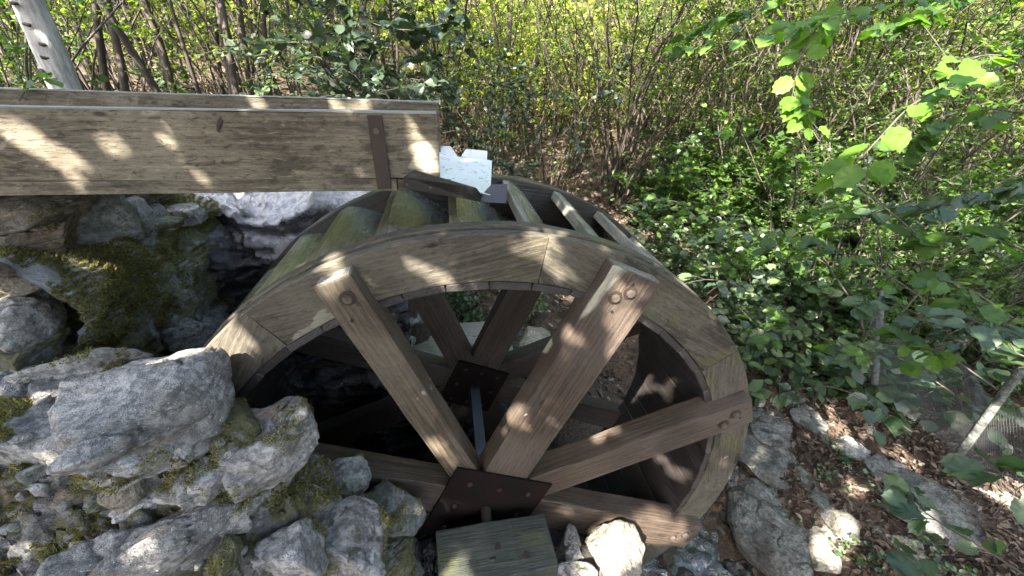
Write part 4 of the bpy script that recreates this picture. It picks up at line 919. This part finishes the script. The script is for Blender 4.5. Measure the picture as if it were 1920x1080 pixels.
B = [
 ([(1960, -60, 2.4), (1700, 0, 2.3), (1480, 60, 2.2), (1290, 90, 2.1)], 80, .068, LF_BRIGHT, 'bright green leafy branch across the top right corner of the view', 1, dict(face=.5)),
 ([(1620, -40, 2.2), (1520, 60, 2.1), (1490, 150, 2.0), (1480, 215, 2.0)], 46, .062, LF_BRIGHT, 'bright green branch tip hanging down at the upper right', 2, dict(face=.6, side=.05)),
 ([(1900, 120, 1.9), (1720, 180, 1.75), (1630, 280, 1.65), (1560, 350, 1.6)], 24, .070, LF_BRIGHT, 'branch with large lime green leaves in front of the right thicket', 3, dict(face=.8, ntw=3)),
 ([(1720, 440, 1.75), (1600, 340, 1.7), (1500, 300, 1.7), (1350, 244, 1.7)], 16, .050, LF_BRIGHT, 'thin arching twig with small leaves pointing left in front of the thicket', 4, dict(face=.4, ntw=0, r0=.003)),
 ([(1990, 60, 2.3), (1920, 110, 2.2), (1840, 100, 2.1), (1790, 130, 2.1)], 18, .06, LF_BRIGHT, 'small leafy twig entering from the right edge near the top', 5, dict(face=.3)),
 ([(1900, -60, 3.0), (1760, 20, 2.9), (1640, 60, 2.8)], 30, .08, LF_HAZEL, 'mid green leafy branch in the top right behind the bright one', 6, {}),
 ([(1990, 330, 2.6), (1860, 360, 2.6), (1740, 380, 2.6), (1600, 400, 2.7)], 50, .075, LF_UNDER, 'bluish green leafy branch spreading level at the right edge', 7, {}),
 ([(1990, 500, 2.4), (1850, 440, 2.4), (1700, 450, 2.5)], 22, .09, LF_HAZEL, 'leafy branch drooping above the wire netting', 8, {}),
 ([(2000, 880, 2.0), (1920, 900, 2.0), (1840, 880, 2.0)], 10, .085, LF_UNDER, 'large teal green leaves at the lower right edge of the view', 9, dict(ntw=2)),
 ([(1980, 1120, 2.0), (1880, 1050, 2.0), (1760, 980, 2.05), (1680, 920, 2.1)], 26, .07, LF_UNDER, 'leafy shoot rising over the bluish slab in the lower right corner', 10, dict(ntw=4)),
 ([(1760, 1140, 2.0), (1720, 1060, 2.0), (1660, 1010, 2.05)], 10, .085, LF_UNDER, 'short leafy shoot at the bottom edge right of the tan stone', 11, dict(ntw=2)),
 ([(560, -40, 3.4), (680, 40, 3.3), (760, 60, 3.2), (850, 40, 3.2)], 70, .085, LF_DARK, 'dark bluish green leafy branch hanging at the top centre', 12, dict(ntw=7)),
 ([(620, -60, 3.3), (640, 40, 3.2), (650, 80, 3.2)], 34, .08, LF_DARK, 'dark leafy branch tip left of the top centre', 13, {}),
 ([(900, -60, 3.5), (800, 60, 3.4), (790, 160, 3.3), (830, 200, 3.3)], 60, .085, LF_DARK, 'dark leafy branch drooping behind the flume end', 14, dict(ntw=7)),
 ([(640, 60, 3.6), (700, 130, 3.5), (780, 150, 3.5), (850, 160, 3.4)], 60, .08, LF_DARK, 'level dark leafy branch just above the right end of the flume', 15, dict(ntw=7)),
 ([(620, 60, 3.9), (540, 90, 3.7), (470, 110, 3.6), (420, 70, 3.6)], 60, .05, LF_UNDER, 'fine leaved green frond above the middle of the flume', 16, dict(kind='m', ntw=8)),
 ([(600, 100, 3.9), (540, 130, 3.7), (470, 150, 3.6)], 50, .05, LF_UNDER, 'lower fine leaved green frond touching the flume line', 17, dict(kind='m', ntw=7)),
 ([(35, 190, 2.3), (50, 165, 2.3), (75, 140, 2.3), (95, 150, 2.3)], 8, .055, LF_HAZEL, 'sprig with a few oval green leaves in front of the pale trunk', 18, dict(kind='m', ntw=0, r0=.0025, face=.6)),
]
B += [
 ([(1960, 220, 2.9), (1850, 200, 2.9), (1760, 230, 2.9), (1700, 300, 2.9)], 44, .075, LF_HAZEL, 'green leafy branch hanging right of the lime green leaves', 31, {}),
 ([(1560, -60, 3.2), (1420, 20, 3.1), (1320, 40, 3.1), (1260, 110, 3.1)], 60, .075, LF_HAZEL, 'green leafy branch behind the bright leaves near the top', 32, {}),
 ([(1990, 700, 2.8), (1880, 650, 2.8), (1780, 640, 2.9)], 26, .08, LF_UNDER, 'leafy branch in front of the upper edge of the netting', 33, {}),
 ([(1700, 250, 3.4), (1600, 330, 3.3), (1500, 420, 3.3), (1430, 470, 3.4)], 50, .08, LF_HAZEL, 'long leafy branch sloping down left before the thicket foot', 34, {}),
]
for pts, n, sz, m, lab, sd, kw in B: branch('leafy_branch', pts, n, sz, m, lab, 'branch', sd, **kw)
# leafy shoots that overhang the bank right of the wheel
for i, (px, py, D) in enumerate([(1330, 520, 3.6), (1470, 610, 3.3), (1620, 650, 3.2), (1700, 640, 3.0), (1400, 420, 4.2), (1560, 470, 3.6), (1640, 560, 3.2), (1310, 400, 4.6), (1540, 720, 3.3), (1750, 520, 3.0), (1830, 600, 2.9), (1240, 370, 5.0)]):
    a = [(px+170, py+90, D+.3), (px+70, py+20, D+.1), (px, py, D), (px-80, py+20, D)]
    branch('leafy_shoot', a, 26, .095, [LF_UNDER, LF_HAZEL][i % 2], 'leafy shoot number' if False else ['arching leafy shoot beside the upper right rim of the wheel', 'leafy shoot over the leaf litter right of the wheel', 'leafy shoot left of the wire netting', 'leafy shoot leaning on the top of the wire netting', 'leafy shoot in front of the thicket foot', 'leafy shoot in the middle of the undergrowth', 'leafy shoot above the dark hollow in the undergrowth', 'small leaved shoot behind the wheel top', 'lowest leafy shoot, hanging over the brown litter', 'leafy shoot high above the wire netting', 'leafy shoot behind the leaning post', 'farthest shoot at the foot of the bare stems'][i], 'shoot', 40+i, ntw=6, face=.15)

# ------------------------------------------------------------------ wire netting and its posts
net = thing('wire_netting', onZ(1750, 760, .9), 'fine grey wire netting sagging between leaning posts in the undergrowth at the right', 'fence')
nl = np.array(net.location); c0, c1, c2, c3 = at(1620, 560, 4.3), at(1960, 800, 3.3), at(1960, 980, 3.5), at(1640, 720, 4.3)
T = Tubes(); nu, nv = 120, 62
def npt(u, v):
    P = (c0*(1-u)*(1-v)+c1*u*(1-v)+c2*u*v+c3*(1-u)*v); P = P+np.array([0, 0, -.10])*np.sin(u*9.42)**2*(1-v)*.6
    return P
for a in range(nu):
    v = np.linspace(0, 1, 16); P = np.array([npt(a/(nu-1), q) for q in v]); P += .05*np.stack([fbm(P*2.2+q*7, 2) for q in range(3)], 1); T.add(P-nl, .0007, 3)
for a in range(nv):
    u = np.linspace(0, 1, 26); P = np.array([npt(q, a/(nv-1)) for q in u]); P += .05*np.stack([fbm(P*2.2+q*7, 2) for q in range(3)], 1); T.add(P-nl, .0007, 3)
NETM = metal('net_wire', (.12, .125, .13), .5, (.2, .18, .15), .2, .3)
tag(obj('mesh_wires', T.mesh('mesh_wires', NETM), net), kind='stuff')
for (a, b, lab) in (((1800, 850, 3.6), (1935, 665, 3.2), 'leaning grey fence post at the right edge of the view'), ((1640, 720, 4.4), (1655, 545, 4.2), 'thin dark fence post at the left end of the netting')):
    p0, p1 = at(*a), at(*b); T = Tubes(); m_ = np.linspace(0, 1, 8)[:, None]; T.add((p1-p0)*m_, np.linspace(.022, .018, 8), 9); t = obj('fence_post', T.mesh('fence_post', ST_GREEN), None, p0); tag(t, lab, 'post')

# ------------------------------------------------------------------ moss tufts on the stones
def moss_on(objs, name, parent, dens, thr, seed, size=.011, nzmin=.15, zr=None, fr=5.):
    r = np.random.default_rng(seed); PP = []; NN = []
    for o in objs:
        me = o.data; n = len(me.polygons); c = np.empty(n*3); nn = np.empty(n*3); ar = np.empty(n)
        me.polygons.foreach_get('center', c); me.polygons.foreach_get('normal', nn); me.polygons.foreach_get('area', ar)
        Mx = np.array(o.matrix_basis if o.parent is None else Matrix.Translation(o.parent.location) @ o.matrix_basis); c = c.reshape(-1, 3)@Mx[:3, :3].T+Mx[:3, 3]; nn = nn.reshape(-1, 3)@Mx[:3, :3].T
        w = fbm(c*fr+seed, 4); ok = (nn[:, 2] > nzmin) & (w > thr)
        if zr: ok &= (c[:, 2] > zr[0]) & (c[:, 2] < zr[1])
        k_ = r.poisson(ar*dens*1.9*ok); PP.append(np.repeat(c, k_, 0)+r.normal(0, .003, (k_.sum(), 3))); NN.append(np.repeat(nn, k_, 0))
    P = np.concatenate(PP); N0 = np.concatenate(NN)
    if not len(P): return
    D = unit(N0*1.+r.normal(size=P.shape)*.75+[0, 0, .3]); off = np.array(parent.location)
    return tag(obj(name, leafmesh(name, [leafset(P-off, D, rdir(len(P)), size*1.5*r.uniform(.5, 1.5, len(P)), 'b')], LF_MOSS), parent), kind='stuff')
bpy.context.view_layer.update()
ws = [o for o in wall.children if o.data and not (o.dimensions.x > .35 and o.dimensions.x < 1.2)]
moss_on(ws, 'moss', wall, 60000, .42, 3, .0055, fr=11.)
moss_on([o for o in wall.children if o.data and .35 < o.dimensions.x < 1.2], 'moss', wall, 80000, .62, 8, .007, fr=6.)
moss_on([o for o in ws if o.data.materials[0] in (ST_MOSS, FILLM)], 'moss', wall, 60000, .2, 4, .0055, fr=13.)
moss_on([o for o in mcl.children if o.name.startswith('rock_face')], 'moss', mcl, 60000, -.1, 5, .0065, -.9, (2.05, 2.8), 6.)
moss_on([o for o in pier.children], 'moss', pier, 50000, .5, 6, .008, fr=7.)

# ------------------------------------------------------------------ labels that say which one of a kind
BASE = {'thin stemmed shrubs of the thicket': 'clump of thin bare stems', 'leaning stem clumps on the right': 'leaning stem clump', 'leafy shrubs farther back in the wood': 'tall sunlit leafy shrub',
        'slender trees behind the flume': 'slender dark stemmed tree', 'low bushes behind the flume': 'low leafy bush', 'green shrubs on the right': 'green hazel shrub', 'leafy bushes at the foot of the thicket': 'waist high leafy bush'}
ORD = ['nearest', 'second nearest', 'third nearest', 'fourth nearest', 'fifth nearest', 'sixth nearest', 'seventh nearest', 'eighth nearest', 'ninth nearest', 'tenth nearest', 'eleventh nearest', 'twelfth nearest']+['%dth nearest' % q for q in range(13, 40)]
ZONE = [(-400, 'left of the frame edge by the pale trunk'), (0, 'beside the pale trunk'), (200, 'behind the left part of the flume'), (420, 'behind the middle of the flume'), (640, 'behind the right end of the flume'), (820, 'above the metal chute'),
        (1000, 'above the right half of the wheel'), (1250, 'left of the lime green leaves'), (1500, 'behind the lime green leaves'), (1700, 'toward the right edge'), (1930, 'at the far right edge')]
for gname, base in BASE.items():
    zs = {}
    for o in C.objects:
        if o.parent is None and o.get('group') == gname:
            v = np.array(o.location)-CAM; d = v@cF; px = 960+F_PX*(v@cR)/d; zi = max(q for q in range(len(ZONE)) if px >= ZONE[q][0] or q == 0); zs.setdefault(zi, []).append((d, o))
    for zi, L in zs.items():
        L.sort(key=lambda t: t[0])
        for q, (d, o) in enumerate(L): o['label'] = ('%s, %s of those %s' % (base, ORD[q], ZONE[zi][1])) if len(L) > 1 else '%s %s, the only one there' % (base, ZONE[zi][1])
